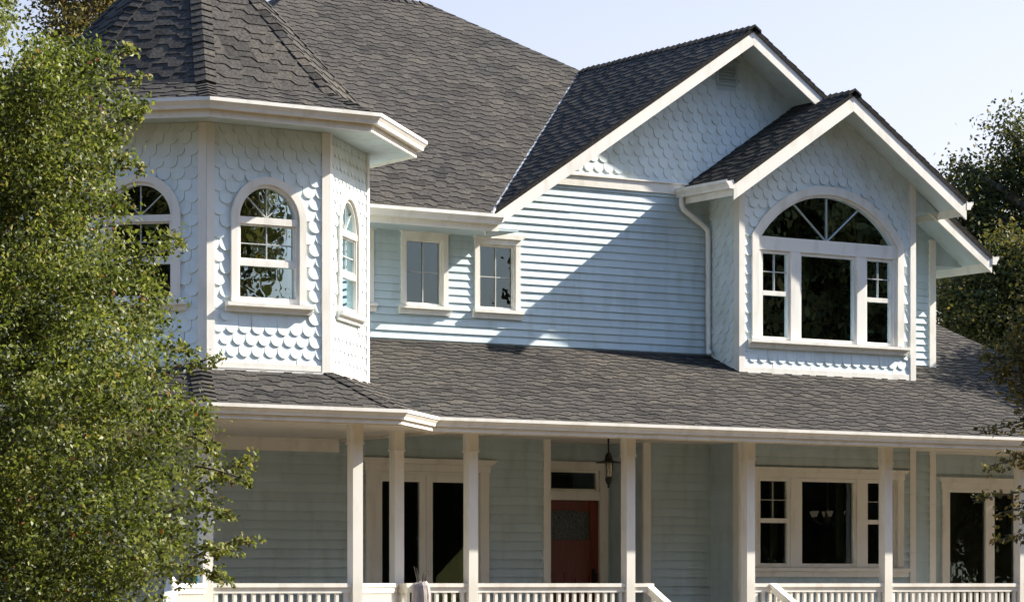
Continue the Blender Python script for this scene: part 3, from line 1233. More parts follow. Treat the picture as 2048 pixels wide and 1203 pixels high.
# entry alcove
YA = 33.05
FA = Fr((0, YA, 0), (1, 0, 0))
b = MB()
b.holed(FA, [(21.4, .5), (23.1, .5), (23.1, 3.5), (21.4, 3.5)], [[(21.88, .6), (22.84, .6), (22.84, 3.06), (21.88, 3.06)]])
b.box(21.40, 21.535, YM + .01, YA, .5, 3.5)
b.box(23.035, 23.1, YM + .01, YA, .5, 3.5)
aw = build('alcove_wall', b, 'siding', H)
s = MB()
clapboards(s, FA, [(21.54, .6), (23.03, .6), (23.03, 3.42), (21.54, 3.42)], [(21.8, 22.92, .5, 3.1)], e=E)
build('lap_siding', s, 'siding', aw)
s = MB()
FAS = Fr((23.035, YA, 0), (0, -1, 0))
clapboards(s, FAS, [(0, .6), (YA - YM, .6), (YA - YM, 3.42), (0, 3.42)], e=E)
build('lap_siding', s, 'siding', aw)
s = MB()
FA.box(s, 21.76, 21.88, .6, 3.06, 0, .045)
FA.box(s, 22.84, 22.97, .6, 3.06, 0, .045)
FA.box(s, 21.74, 22.99, 3.06, 3.17, 0, .055)
FA.box(s, 21.881, 22.839, 2.66, 2.78, -.05, .04)
build('door_casing', s, 'trim', aw)
tw = MB()
frame_rect(tw, FA, 21.881, 22.839, 2.781, 3.059, .03, -.06, .0)
FA.box(tw, 22.03, 22.045, 2.80, 3.05, -.04, -.015)
tr_w = build('transom_window', tw, 'trim', H)
pane(FA, 21.9, 22.82, 2.79, 3.05, -.035, tr_w)
# front door
d_ = MB()
DU0, DU1, DZ1 = 21.885, 22.835, 2.655
FA.box(d_, DU0, DU1, .61, DZ1, -.06, -.02)
for (a, b_, c, e_) in ((DU0, DU0 + .13, .61, DZ1), (DU1 - .13, DU1, .61, DZ1)):
    FA.box(d_, a + .001, b_, c + .001, e_ - .001, -.02, -.004)
FA.box(d_, DU0 + .131, DU1 - .131, DZ1 - .115, DZ1 - .002, -.02, -.005)
FA.box(d_, DU0 + .131, DU1 - .131, 1.70, 2.12, -.02, -.005)
FA.box(d_, DU0 + .131, DU1 - .131, .612, .86, -.02, -.005)
FA.box(d_, (DU0 + DU1) / 2 - .06, (DU0 + DU1) / 2 + .06, .861, 1.699, -.02, -.006)
FA.box(d_, DU0 + .20, (DU0 + DU1) / 2 - .12, .93, 1.63, -.02, -.010)
FA.box(d_, (DU0 + DU1) / 2 + .12, DU1 - .20, .93, 1.63, -.02, -.010)
fd = build('front_door', d_, 'door', H)
lg = MB()
u0, u1 = DU0 + .14, DU1 - .14
arc = [(u0, 2.135), (u1, 2.135), (u1, 2.49)] + [(u0 + (u1 - u0) * (1 - k / 12), 2.49 + .035 * math.sin(math.pi * k / 12)) for k in range(1, 12)] + [(u0, 2.49)]
lg.poly([FA.p(a, b_, -.012) for a, b_ in arc])
build('door_light', lg, 'leaded', fd)
hd = MB()
FA.box(hd, DU1 - .10, DU1 - .045, 1.45, 1.75, -.004, .008)
hd.tube([FA.p(DU1 - .072, 1.70, .008), FA.p(DU1 - .072, 1.68, .055), FA.p(DU1 - .072, 1.52, .055), FA.p(DU1 - .072, 1.50, .008)], [.012] * 4, 8)
build('handle', hd, 'iron', fd)
# french doors
s = MB()
FM.box(s, 18.79, 18.92, .6, 2.96, 0, .045)
FM.box(s, 20.47, 20.60, .6, 2.96, 0, .045)
FM.box(s, 18.77, 20.62, 2.96, 3.05, 0, .05)
FM.quad(s, [(18.76, 3.051), (20.63, 3.051), (20.71, 3.12), (18.68, 3.12)], 0, .085)
fdo = build('french_door', s, 'trim', H)
s = MB()
frame_rect(s, FM, 18.921, 20.469, .62, 2.959, .035, -.08, .0)
for a, b_ in ((18.957, 19.693), (19.697, 20.433)):
    frame_rect(s, FM, a, b_, .66, 2.923, .095, -.06, -.015)
build('door_frame', s, 'gutter', fdo)
for a, b_ in ((19.04, 19.61), (19.78, 20.35)):
    pane(FM, a, b_, .74, 2.84, -.04, fdo)
curtain_or_light_patch(FM, 19.86, 20.44, .7, 2.6, -.045, fdo, 'pale_curtain', lambda u: 1.63 + (u - 19.86) * .95)  # added slanted sheet, coloured as the patch of light on the glass
# bay below the dormer
b = MB()
b.holed(FD, [(XD0, .3), (XD1, .3), (XD1, 3.8), (XD0, 3.8)], [[(XDC - 1.2, 1.77), (XDC + 1.2, 1.77), (XDC + 1.2, 2.97), (XDC - 1.2, 2.97)]])
b.box(XD0 + .002, XD0 + .05, YD + .01, YM, .3, 3.8)
b.box(XD1 - .05, XD1 - .002, YD + .01, YM, .3, 3.8)
bw = build('bay_wall', b, 'siding', H)
s = MB()
clapboards(s, FD, [(XD0, .6), (XD1, .6), (XD1, 3.42), (XD0, 3.42)], [(XDC - 1.26, XDC + 1.26, 1.7, 3.02)], e=E, T=.032)
build('lap_siding', s, 'siding', bw)
s = MB()
FBS = Fr((XD0 + .002, YM, 0), (0, -1, 0))
clapboards(s, FBS, [(0, .6), (Ls, .6), (Ls, 3.42), (0, 3.42)], e=E)
build('lap_siding', s, 'siding', bw)
boards(FD, 'corner_board', bw, [(XD0 - .024, XD0 + .09, .6, 3.41, 0, .036), (XD1 - .09, XD1 + .012, .6, 3.41, 0, .036)])
boards(FBS, 'corner_board', bw, [(Ls - .09, Ls + .0, .6, 3.41, 0, .024)])
c = MB()
V0B, V1B = 1.77, 2.97
FD.box(c, XDC - 1.31, XDC - 1.2, V0B, V1B, 0, .04)
FD.box(c, XDC + 1.2, XDC + 1.31, V0B, V1B, 0, .04)
FD.box(c, XDC - 1.32, XDC + 1.32, V1B, V1B + .08, 0, .045)
FD.quad(c, [(XDC - 1.33, V1B + .081), (XDC + 1.33, V1B + .081), (XDC + 1.39, V1B + .13), (XDC - 1.39, V1B + .13)], 0, .08)
bwin = build('picture_window', c, 'trim', H)
f = MB()
for u in (u_l, u_r):
    FD.box(f, u - .075, u + .075, V0B, V1B - .001, -.07, .014)
for a, b_ in ((XDC - 1.199, u_l - .076), (u_l + .076, u_r - .076), (u_r + .076, XDC + 1.199)):
    frame_rect(f, FD, a, b_, V0B + .001, V1B - .002, .05, -.06, .002)
for a, b_ in ((XDC - 1.199, u_l - .076), (u_r + .076, XDC + 1.199)):
    FD.box(f, a + .051, b_ - .051, 2.36, 2.42, -.055, .002)
build('frame', f, 'gutter', bwin)
g_ = MB()
for a, b_ in ((XDC - 1.199, u_l - .076), (u_r + .076, XDC + 1.199)):
    uc = (a + b_) / 2
    FD.box(g_, uc - .005, uc + .005, 2.42, 2.93, -.033, -.02)
    FD.box(g_, a + .05, b_ - .05, 2.66, 2.67, -.032, -.021)
build('muntin', g_, 'muntin', bwin)
pane(FD, XDC - 1.17, XDC + 1.17, V0B + .03, V1B - .03, -.037, bwin)
sill(FD, XDC - 1.38, XDC + 1.38, V0B - .13, V0B, .10, bwin)
curtain_or_light_patch(FD, u_r - .20, u_r - .08, V0B, V1B, -.25, bwin)
curtain_or_light_patch(FD, u_l - .2, u_l - .08, V0B, V1B, -.25, bwin)
# right wing
YW = 32.9
FW = Fr((0, YW, 0), (1, 0, 0))
b = MB()
b.holed(FW, [(XR, .3), (30.35, .3), (30.35, 4.6), (XR, 4.6)], [[(28.86, .62), (30.22, .62), (30.22, 2.92), (28.86, 2.92)]])
b.box(30.25, 30.34, YW + .01, 42.5, .3, 4.6)
ww = build('wing_wall', b, 'siding', H)
s = MB()
clapboards(s, FW, [(XR, .6), (30.35, .6), (30.35, 3.42), (XR, 3.42)], [(28.78, 30.3, .5, 3.0)], e=E)
build('lap_siding', s, 'siding', ww)
s = MB()
FW.box(s, 28.73, 28.86, .6, 2.92, 0, .045)
FW.box(s, 30.22, 30.34, .6, 2.92, 0, .045)
FW.box(s, 28.71, 30.36, 2.92, 3.01, 0, .05)
FW.quad(s, [(28.70, 3.011), (30.37, 3.011), (30.42, 3.08), (28.64, 3.08)], 0, .085)
wd = build('patio_door', s, 'trim', H)
s = MB()
frame_rect(s, FW, 28.861, 30.219, .62, 2.919, .05, -.08, 0)
FW.box(s, 29.60, 29.77, .67, 2.868, -.06, -.004)
build('door_frame', s, 'gutter', wd)
pane(FW, 28.9, 30.18, .66, 2.89, -.04, wd)

# ---- porch floor, posts, railings, stairs
s = MB()
s.box(XL, XR, 29.55, YM, .42, .6)
s.box(XR + .001, 30.4, 29.55, YW, .42, .6)
s.box(21.55, 23.02, YM + .001, YA, .42, .6)
pf = [(12.95, 32.3), (12.95, 30.05), (14.6, 28.45), (16.9, 28.45), (18.0, 29.54)]
s.extrude([(x, y, .42) for x, y in pf + [(18.0, 29.549), (XL - .001, 29.549), (XL - .001, 32.3)]], [(x, y, .6) for x, y in pf + [(18.0, 29.549), (XL - .001, 29.549), (XL - .001, 32.3)]])
build('porch_floor', s, 'deck', H)
s = MB()
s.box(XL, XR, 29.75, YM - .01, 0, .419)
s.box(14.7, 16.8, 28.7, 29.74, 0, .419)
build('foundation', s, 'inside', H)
s = MB()
for k in range(3):
    s.box(21.5, 23.3, 29.54 - .3 * (k + 1), 29.545 - .3 * k - .006, 0, .6 - .15 * (k + 1))
build('stairs', s, 'deck', H)

posts = [(14.83, 28.9), (16.69, 28.9), (18.02, 30.23), (18.87, 29.95), (21.14, 29.95), (22.98, 29.95), (25.22, 29.95), (27.56, 29.95), (29.75, 29.95)]


def post_mb(x, y, top):
    p = MB()
    w = .063
    p.box(x - w, x + w, y - w, y + w, .75, 3.095)
    p.box(x - w - .016, x + w + .016, y - w - .016, y + w + .016, .6, .749)
    p.box(x - w - .014, x + w + .014, y - w - .014, y + w + .014, 3.0951, 3.118)
    p.box(x - w - .004, x + w + .004, y - w - .004, y + w + .004, 3.1181, top)
    return p


po = None
for k, (x, y) in enumerate(posts):
    if k < 3:
        o = build('post', post_mb(x, y, 3.33), 'trim', H) if k == 0 else dup(first, H, (x, y, .6))
        if k == 0:
            first = o
    else:
        if po is None:
            po = build('post', post_mb(x, y, 3.41), 'trim', H)
        else:
            dup(po, H, (x, y, .6))

bal_proto = [None]


def baluster_at(parent, x, y, z0, z1):
    key = round(z1 - z0, 3)
    if bal_proto[0] is None or bal_proto[0][0] != key:
        p = MB()
        p.box(x - .02, x + .02, y - .02, y + .02, z0, z1)
        o = build('baluster', p, 'trim', parent, origin=(x, y, z0))
        bal_proto[0] = (key, o)
        return o
    return dup(bal_proto[0][1], parent, (x, y, z0))


def railing(a, b, g0=.065, g1=.065):
    a, b = Vector((*a, 0)), Vector((*b, 0))
    d = (b - a).normalized()
    nn = Vector((d.y, -d.x, 0))
    a2, b2 = a + d * g0, b - d * g1
    p = MB()

    def bar(hw, z0, z1):
        p.hexa([a2 + nn * hw + Vector((0, 0, z0)), b2 + nn * hw + Vector((0, 0, z0)), b2 - nn * hw + Vector((0, 0, z0)), a2 - nn * hw + Vector((0, 0, z0)),
                a2 + nn * hw + Vector((0, 0, z1)), b2 + nn * hw + Vector((0, 0, z1)), b2 - nn * hw + Vector((0, 0, z1)), a2 - nn * hw + Vector((0, 0, z1))])
    bar(.045, 1.51, 1.555)
    bar(.028, 1.445, 1.509)
    bar(.028, .70, .76)
    o = build('railing', p, 'trim', H)
    L = (b2 - a2).length
    n = max(1, round(L / .113))
    for k in range(n):
        q = a2 + d * (L * (k + .5) / n)
        baluster_at(o, q.x, q.y, .7605, 1.4445)
    return o


railing(posts[0], posts[1])
railing(posts[1], posts[2])
railing(posts[2], (18.02 + .03, 29.98), .065, 0.0)
railing((18.1, 29.95), posts[3], 0, .065)
railing(posts[3], posts[4])
railing(posts[5], posts[6])
railing(posts[6], posts[7])
railing(posts[7], posts[8])
railing((14.83 - .78, 28.9 - .78), posts[0], .05, .075)


def stair_rail(x, y0, run=1.5, drop=.80):
    p = MB()
    for hw, z0, z1 in ((.05, 1.51, 1.555), (.028, 1.44, 1.509)):
        A, B = (y0, 0), (y0 - run, -drop)
        p.hexa([(x - hw, A[0], z0), (x + hw, A[0], z0), (x + hw, B[0], z0 + B[1]), (x - hw, B[0], z0 + B[1]),
                (x - hw, A[0], z1), (x + hw, A[0], z1), (x + hw, B[0], z1 + B[1]), (x - hw, B[0], z1 + B[1])])
    p.box(x - .05, x + .05, y0 - run - .1, y0 - run, 0, 1.555 - drop + .05)
    o = build('stair_railing', p, 'trim', H)
    for k in range(1, 12):
        y = y0 - run * k / 12
        z1 = 1.44 - drop * k / 12
        q = MB()
        q.box(x - .02, x + .02, y - .02, y + .02, max(.02, z1 - .72), z1 + .01)
        build('baluster', q, 'trim', o)
    return o


def stub_rail(x0, x1, y):
    p = MB()
    p.box(x0, x1, y - .045, y + .045, 1.51, 1.554)
    p.box(x0, x1, y - .028, y + .028, 1.445, 1.509)
    o = build('railing', p, 'trim', H)
    return o


stub_rail(21.205, 21.50, 29.95)
stair_rail(21.46, 29.99)
stair_rail(23.34, 29.90)
# rounded newel where the side stair meets the octagonal porch
nw = MB()
nx_, ny_ = 14.83 - .82, 28.9 - .82
nw.lathe((nx_, ny_, 0), [(.0, .6), (.075, .6), (.075, .72), (.055, .75), (.05, 1.0), (.06, 1.3), (.05, 1.40), (.07, 1.44), (.07, 1.52), (.05, 1.54), (.055, 1.58), (.03, 1.62), (0, 1.63)], 14)
build('newel_post', nw, 'trim', H, smooth=True)
sr = MB()
dx, dy = -.55, -.83
for hw, z0, z1 in ((.055, 1.47, 1.53), (.03, 1.40, 1.469)):
    A = Vector((nx_, ny_, 0))
    B = A + Vector((dx, dy, 0)) * 1.3
    sn = Vector((-dy, dx, 0)).normalized() * hw
    dz = Vector((0, 0, -.95))
    sr.hexa([A - sn + Vector((0, 0, z0)), A + sn + Vector((0, 0, z0)), B + sn + Vector((0, 0, z0)) + dz, B - sn + Vector((0, 0, z0)) + dz,
             A - sn + Vector((0, 0, z1)), A + sn + Vector((0, 0, z1)), B + sn + Vector((0, 0, z1)) + dz, B - sn + Vector((0, 0, z1)) + dz])
build('stair_railing', sr, 'trim', H)

# ------------------------------------------------------------------ small things
lx, ly = 21.72, 31.2
L = empty('porch_lantern', (lx, ly, 2.75), 'black hanging lantern with wide hat shade in front of the red entry door', 'lantern')
p = MB()
p.tube([(lx, ly, 3.19), (lx, ly, 3.41)], [.012, .012], 8)
p.lathe((lx, ly, 0), [(0, 3.409), (.05, 3.409), (.05, 3.39), (0, 3.385)], 12)
build('hanging_rod', p, 'iron', L)
p = MB()
p.lathe((lx, ly, 0), [(0, 3.21), (.03, 3.20), (.045, 3.16), (.05, 3.125), (.075, 3.10), (.165, 3.085), (.165, 3.076), (.06, 3.08), (0, 3.085)], 20)
build('shade', p, 'iron', L, smooth=True)
p = MB()
p.lathe((lx, ly, 0), [(.052, 3.078), (.058, 3.03), (.05, 2.93), (.038, 2.895)], 16)
build('lamp_glass', p, 'lantern_glass', L, smooth=True)
p = MB()
for k in range(4):
    a = k * math.pi / 2 + .4
    p.tube([(lx + .06 * math.cos(a), ly + .06 * math.sin(a), 3.078), (lx + .06 * math.cos(a), ly + .06 * math.sin(a), 3.0), (lx + .042 * math.cos(a), ly + .042 * math.sin(a), 2.89)], [.006] * 3, 6)
p.lathe((lx, ly, 0), [(0, 2.90), (.046, 2.90), (.045, 2.86), (.03, 2.82), (.012, 2.80), (.016, 2.785), (.012, 2.765), (0, 2.755)], 16)
build('cage', p, 'iron', L, smooth=False)

hx, hy = 27.05, 33.4
CH = empty('chandelier', (hx, hy, 2.3), 'small pale chandelier hanging inside the room behind the lower picture window', 'chandelier')
p = MB()
p.tube([(hx, hy, 2.45), (hx, hy, 3.74)], [.01, .01], 6)
p.lathe((hx, hy, 0), [(0, 2.62), (.03, 2.6), (.045, 2.5), (.02, 2.42), (.03, 2.38), (0, 2.34)], 12)
for k in range(6):
    a = k * math.pi / 3
    c_, s_ = math.cos(a), math.sin(a)
    p.tube([(hx, hy, 2.45), (hx + .1 * c_, hy + .1 * s_, 2.40), (hx + .2 * c_, hy + .2 * s_, 2.44), (hx + .22 * c_, hy + .22 * s_, 2.5)], [.008] * 4, 6)
build('arm', p, 'gutter', CH)
for k in range(6):
    a = k * math.pi / 3
    p = MB()
    p.lathe((hx + .22 * math.cos(a), hy + .22 * math.sin(a), 2.5), [(0, 0), (.02, .0), (.045, .06), (.05, .08)], 10)
    build('lamp_shade', p, 'bulb', CH)

ptx, pty = 14.55, 28.62
p = MB()
p.lathe((ptx, pty, 1.556), [(0, 0), (.035, 0), (.05, .02), (.05, .075), (.055, .08), (.046, .082), (.04, .06), (0, .05)], 16)
tag(build('pot', p, 'teal', smooth=True), 'small teal glazed pot on the white rail at the porch corner', 'pot')

# weathered stump with dry twigs in front of the railing
tp = at(843, 1166, 33.2)
T_ = empty('tree_stump', (tp.x, tp.y, 0), 'pale weathered stump topped with dry twigs in front of the porch railing', 'stump')
p = MB()
p.tube([(tp.x, tp.y, 0), (tp.x + .02, tp.y, .5), (tp.x - .01, tp.y, 1.0), (tp.x, tp.y, 1.42), (tp.x - .01, tp.y, 1.53), (tp.x - .02, tp.y, 1.565)], [.15, .125, .115, .11, .10, .075], 11)
build('trunk', p, 'pale_bark', T_)
p = MB()
for k in range(9):
    a = random.uniform(0, 6.28)
    r_ = random.uniform(.03, .08)
    h_ = random.uniform(.06, .19)
    p.tube([(tp.x + .03 * math.cos(a), tp.y + .03 * math.sin(a), 1.5), (tp.x + r_ * math.cos(a), tp.y + r_ * math.sin(a), 1.56 + h_ * .5), (tp.x + r_ * 1.3 * math.cos(a + .4), tp.y + r_ * math.sin(a), 1.56 + h_)], [.007, .005, .002], 5)
build('twig', p, 'bark', T_)


# ------------------------------------------------------------------ trees
def leaf_mesh(name, cen, length, width, tone, material, parent, up=.35, origin=None):
    n = len(cen)
    ax = rng.normal(size=(n, 3))
    ax[:, 2] -= .25
    ax /= np.linalg.norm(ax, axis=1)[:, None]
    nr = rng.normal(size=(n, 3))
    nr[:, 2] += up * 2
    sd = np.cross(ax, nr)
    sd /= np.linalg.norm(sd, axis=1)[:, None] + 1e-9
    nr = np.cross(sd, ax)
    ln = (length * rng.uniform(.7, 1.25, n))[:, None]
    wd = (width * rng.uniform(.7, 1.25, n))[:, None]
    v = np.empty((n, 4, 3))
    v[:, 0] = cen - ax * ln * .5
    v[:, 1] = cen + sd * wd * .5 + nr * wd * .18 - ax * ln * .05
    v[:, 2] = cen + ax * ln * .5
    v[:, 3] = cen - sd * wd * .5 + nr * wd * .18 - ax * ln * .05
    o3 = np.array(origin)
    vv = (v.reshape(-1, 3) - o3).astype(np.float32)
    me = bpy.data.meshes.new(name)
    me.vertices.add(4 * n)
    me.vertices.foreach_set('co', vv.ravel())
    me.loops.add(4 * n)
    me.loops.foreach_set('vertex_index', np.arange(4 * n, dtype=np.int32))
    me.polygons.add(n)
    me.polygons.foreach_set('loop_start', np.arange(0, 4 * n, 4, dtype=np.int32))
    me.update(calc_edges=True)
    a = me.attributes.new('tone', 'FLOAT', 'FACE')
    a.data.foreach_set('value', np.clip(tone, 0, 1).astype(np.float32))
    me.materials.append(M[material])
    o = bpy.data.objects.new(name, me)
    C.objects.link(o)
    WORLD[o.name] = Vector(origin)
    o.parent = parent
    o.location = Vector(origin) - WORLD[parent.name]
    return o


def clump_leaves(clumps, per, spread):
    """clumps: list of (x, y, z, scale, tone)"""
    cs, ts = [], []
    for x, y, z, sc, tn in clumps:
        n = max(3, int(per * sc * sc))
        d = rng.normal(size=(n, 3)) * spread * sc * np.array([1, 1, .75])
        cs.append(d + np.array([x, y, z]))
        t = np.clip(rng.normal(tn, .2, n), 0, .95)
        t[rng.random(n) < .006] = 1.0
        ts.append(t)
    return np.concatenate(cs), np.concatenate(ts)


def limb(mb, a, b, r0, r1, sag=.15, n=6):
    a, b = Vector(a), Vector(b)
    L_ = (b - a).length
    off = Vector((random.uniform(-1, 1), random.uniform(-1, 1), random.uniform(-.2, 1))) * L_ * sag
    pts, rad = [], []
    for k in range(n + 1):
        t = k / n
        pts.append(a.lerp(b, t) + off * (4 * t * (1 - t)) * .6 + Vector((random.uniform(-1, 1), random.uniform(-1, 1), 0)) * L_ * .012)
        rad.append(r0 + (r1 - r0) * t)
    mb.tube(pts, rad, 6)
    return pts


# -- big oak at the left, in front of the house
DT = 24.0
base = at(-110, 1166, DT)
OAK = empty('oak_tree', (base.x, base.y, 0), 'tall dense sunlit oak at the left edge hiding part of the turret', 'tree')
XB = [(95, 190), (110, 235), (130, 255), (180, 282), (230, 292), (300, 256), (350, 240), (400, 258), (450, 282), (490, 358), (530, 345), (600, 325), (660, 362), (700, 398), (740, 425), (800, 446), (850, 440), (900, 442), (950, 455), (1000, 448), (1060, 438), (1100, 428), (1150, 392), (1203, 352), (1300, 320), (1400, 260)]


def xb(y):
    return float(np.interp(y, [q[0] for q in XB], [q[1] for q in XB]))


clumps = []
wood = MB()
trunk_pts = [(base.x, base.y, 0), (base.x + .05, base.y, 1.5), (base.x - .05, base.y + .05, 3.2), (base.x + .1, base.y, 4.8), (base.x + .1, base.y, 6.3)]
wood.tube(trunk_pts, [.26, .22, .17, .11, .04], 10)
tries = 0
while len(clumps) < 2150 and tries < 60000:
    tries += 1
    y = random.uniform(92, 1420)
    xc = -110
    hw = xb(y) - xc
    if y < 140:
        hw *= 1
    rad_ = hw * (random.random() ** .38)
    ang = random.uniform(0, 2 * math.pi)
    x = xc + rad_ * math.cos(ang)
    dep = rad_ * math.sin(ang) * .85 * DT / 6000
    if y < 130 and x < 140 - (y - 92) * 3.2:
        continue
    edge = rad_ / hw
    sc = random.uniform(.7, 1.25)
    if edge > .9:
        sc *= .75
    # lumpy outline: knock out some of the outer clumps in noise pockets
    if edge > .8 and math.sin(y * .031 + ang * 3) * math.sin(y * .013 + 1.7) > .45:
        continue
    if math.sin(x * .041 + y * .017) * math.sin(y * .036 - x * .012 + 2) * math.cos(dep * 2.3) > .42 and random.random() < .8:
        continue
    x -= 16 * sc
    q = at(x, y, DT + dep)
    clumps.append((q.x, q.y, q.z, sc, random.gauss(.42, .12)))
# separate upper-left branch beyond a gap of sky
for k in range(230):
    x, y = random.uniform(-330, 42), random.uniform(-190, 78)
    if x > 48 - max(0, y) * .35 - 14 * random.random():
        continue
    q = at(x, y, DT + random.uniform(-1.2, 1.2))
    clumps.append((q.x, q.y, q.z, random.uniform(.6, 1.0), random.gauss(.5, .12)))
for k in range(110):
    a = clumps[random.randrange(len(clumps))]
    zb = max(.9, a[2] - random.uniform(.3, 1.3))
    s0 = Vector((base.x + .05, base.y, min(5.6, zb)))
    limb(wood, s0, a[:3], .035, .006)
# loose sprays reaching right, over the porch
sprays = [((385, 985), (515, 905)), ((390, 930), (500, 962)), ((380, 1000), (470, 1035)), ((385, 1115), (508, 1072)), ((380, 1090), (470, 1100)), ((375, 1130), (462, 1160)),
          ((330, 470), (372, 488)), ((230, 250), (300, 215)), ((225, 300), (290, 345)), ((225, 120), (268, 92)), ((370, 730), (440, 712)), ((330, 690), (390, 700)), ((380, 870), (440, 905)),
          ((215, 160), (285, 152)), ((300, 600), (345, 590)), ((360, 1160), (395, 1140))]
tw_c = []
for (a, b_) in sprays:
    dd = DT + random.uniform(-.4, .3)
    A, B = at(*a, dd), at(*b_, dd + random.uniform(-.1, .2))
    pts = limb(wood, A, B, .012, .003, .08)
    Ls_ = (B - A).length
    for k in range(int(34 * Ls_ / .3)):
        t = random.random() ** .8
        q = A.lerp(B, t)
        tw_c.append((q.x + random.gauss(0, .035), q.y + random.gauss(0, .05), q.z + random.gauss(0, .04 * (1.15 - t * .6)) - .01, .32, random.gauss(.6, .15)))
cen, tone = clump_leaves(clumps, 120, .105)
c2, t2 = clump_leaves(tw_c, 40, .05)
cen, tone = np.concatenate([cen, c2]), np.concatenate([tone, t2])
leaf_mesh('crown', cen, .048, .027, tone, 'oak_leaf', OAK, origin=(base.x, base.y, 1.2))
build('trunk', wood, 'bark', OAK)


def blob_tree(name, label, blobs, base, leaf, per, nclump, material, trunk_r=.3, group=None, tone0=.45, spread=.35):
    """blobs: list of (centre, radius); base (x, y)"""
    root = empty(name, (base[0], base[1], 0), label, 'tree', group)
    vol = np.array([r ** 2.2 for c, r in blobs])
    vol /= vol.sum()
    cl = []
    wood = MB()
    zmid = sum(c[2] for c, r in blobs) / len(blobs)
    top = Vector((base[0], base[1], zmid))
    wood.tube([(base[0], base[1], 0), (base[0] + .1, base[1], zmid * .35), (base[0] - .05, base[1] + .1, zmid * .7), tuple(top)], [trunk_r, trunk_r * .75, trunk_r * .55, trunk_r * .3], 9)
    for (c, r) in blobs:
        s0 = Vector((base[0], base[1], min(zmid, max(zmid * .45, c[2] - r * 1.5))))
        pts = limb(wood, s0, c, trunk_r * .38, .03, .12, 7)
        for j in range(4):
            u = Vector((random.gauss(0, 1), random.gauss(0, 1), random.gauss(.2, .8))).normalized() * r * .85
            limb(wood, pts[5], Vector(c) + u, .04, .01, .1, 4)
        k = int(nclump * vol[[i for i, q in enumerate(blobs) if q[0] is c][0]]) + 4
        for j in range(k):
            u = rng.normal(size=3)
            u /= np.linalg.norm(u)
            rr_ = r * (random.random() ** .33) * random.uniform(.85, 1.12)
            cl.append((c[0] + u[0] * rr_, c[1] + u[1] * rr_, c[2] + u[2] * rr_ * .8, random.uniform(.6, 1.3), random.gauss(tone0, .16)))
    ce, to = clump_leaves(cl, per, spread)
    leaf_mesh('crown', ce, leaf, leaf * .62, to, material, root, origin=(base[0], base[1], zmid))
    build('trunk', wood, 'bark', root)
    return root


def px_blobs(lst, d):
    return [(tuple(at(x, y, d + o)), r / 6000 * d) for x, y, r, o in lst]


# tree behind the turret, upper left
bt = at(170, 1166, 56)
blob_tree('background_tree', 'olive brown tree rising behind the turret at the top left', px_blobs([(150, 60, 70, 0), (230, 20, 80, 1), (180, -80, 110, 0), (120, 140, 60, .5), (240, 130, 70, 1), (130, 260, 110, 1), (60, 330, 120, 0), (220, 260, 100, 1), (100, -20, 34, 0)], 56), (bt.x, bt.y), .10, 90, 330, 'olive_leaf', .3, tone0=.5, spread=.26)
# right side: taller tree far behind, lower olive tree beside the house
bt = at(2080, 1166, 66)
blob_tree('background_tree', 'tall dark green oak behind the right end of the roof', px_blobs([(1935, 400, 62, 0), (1990, 365, 60, 1), (2040, 300, 40, 0), (2095, 350, 80, 0), (1960, 480, 80, 0), (2060, 440, 110, 1), (2210, 460, 150, 0), (1925, 340, 22, 0), (1930, 545, 70, 1), (2040, 600, 130, 0), (2180, 640, 160, 0), (2020, 262, 22, 0), (1900, 470, 30, 0)], 66), (bt.x, bt.y), .11, 100, 560, 'far_leaf', .4, tone0=.42, spread=.28)
bt = at(2030, 1166, 54)
blob_tree('background_tree', 'lighter green tree low beside the right roof slope', px_blobs([(1925, 590, 58, 0), (1995, 560, 70, 0), (1960, 650, 66, -.5), (2040, 640, 80, 0), (2010, 720, 78, -.5), (2075, 760, 90, 0), (2100, 560, 110, 0), (2010, 500, 40, 0), (2120, 680, 130, 0), (1905, 640, 36, 0), (2000, 800, 60, 0)], 54), (bt.x, bt.y), 0.085, 100, 560, 'far_leaf', .28, tone0=.66, spread=.22)
# tree just outside the frame at the right whose shade falls on the porch roof
blob_tree('side_tree', 'bushy tree beyond the right end of the porch shading its roof', [((32.6, 31.0, 6.75), 1.1), ((32.5, 30.1, 6.4), .8), ((32.7, 32.0, 6.7), .8), ((33.4, 31.2, 5.6), 1.1), ((33.6, 31.8, 4.4), 1.3)], (33.2, 31.2), .10, 75, 420, 'far_leaf', .16, spread=.2)
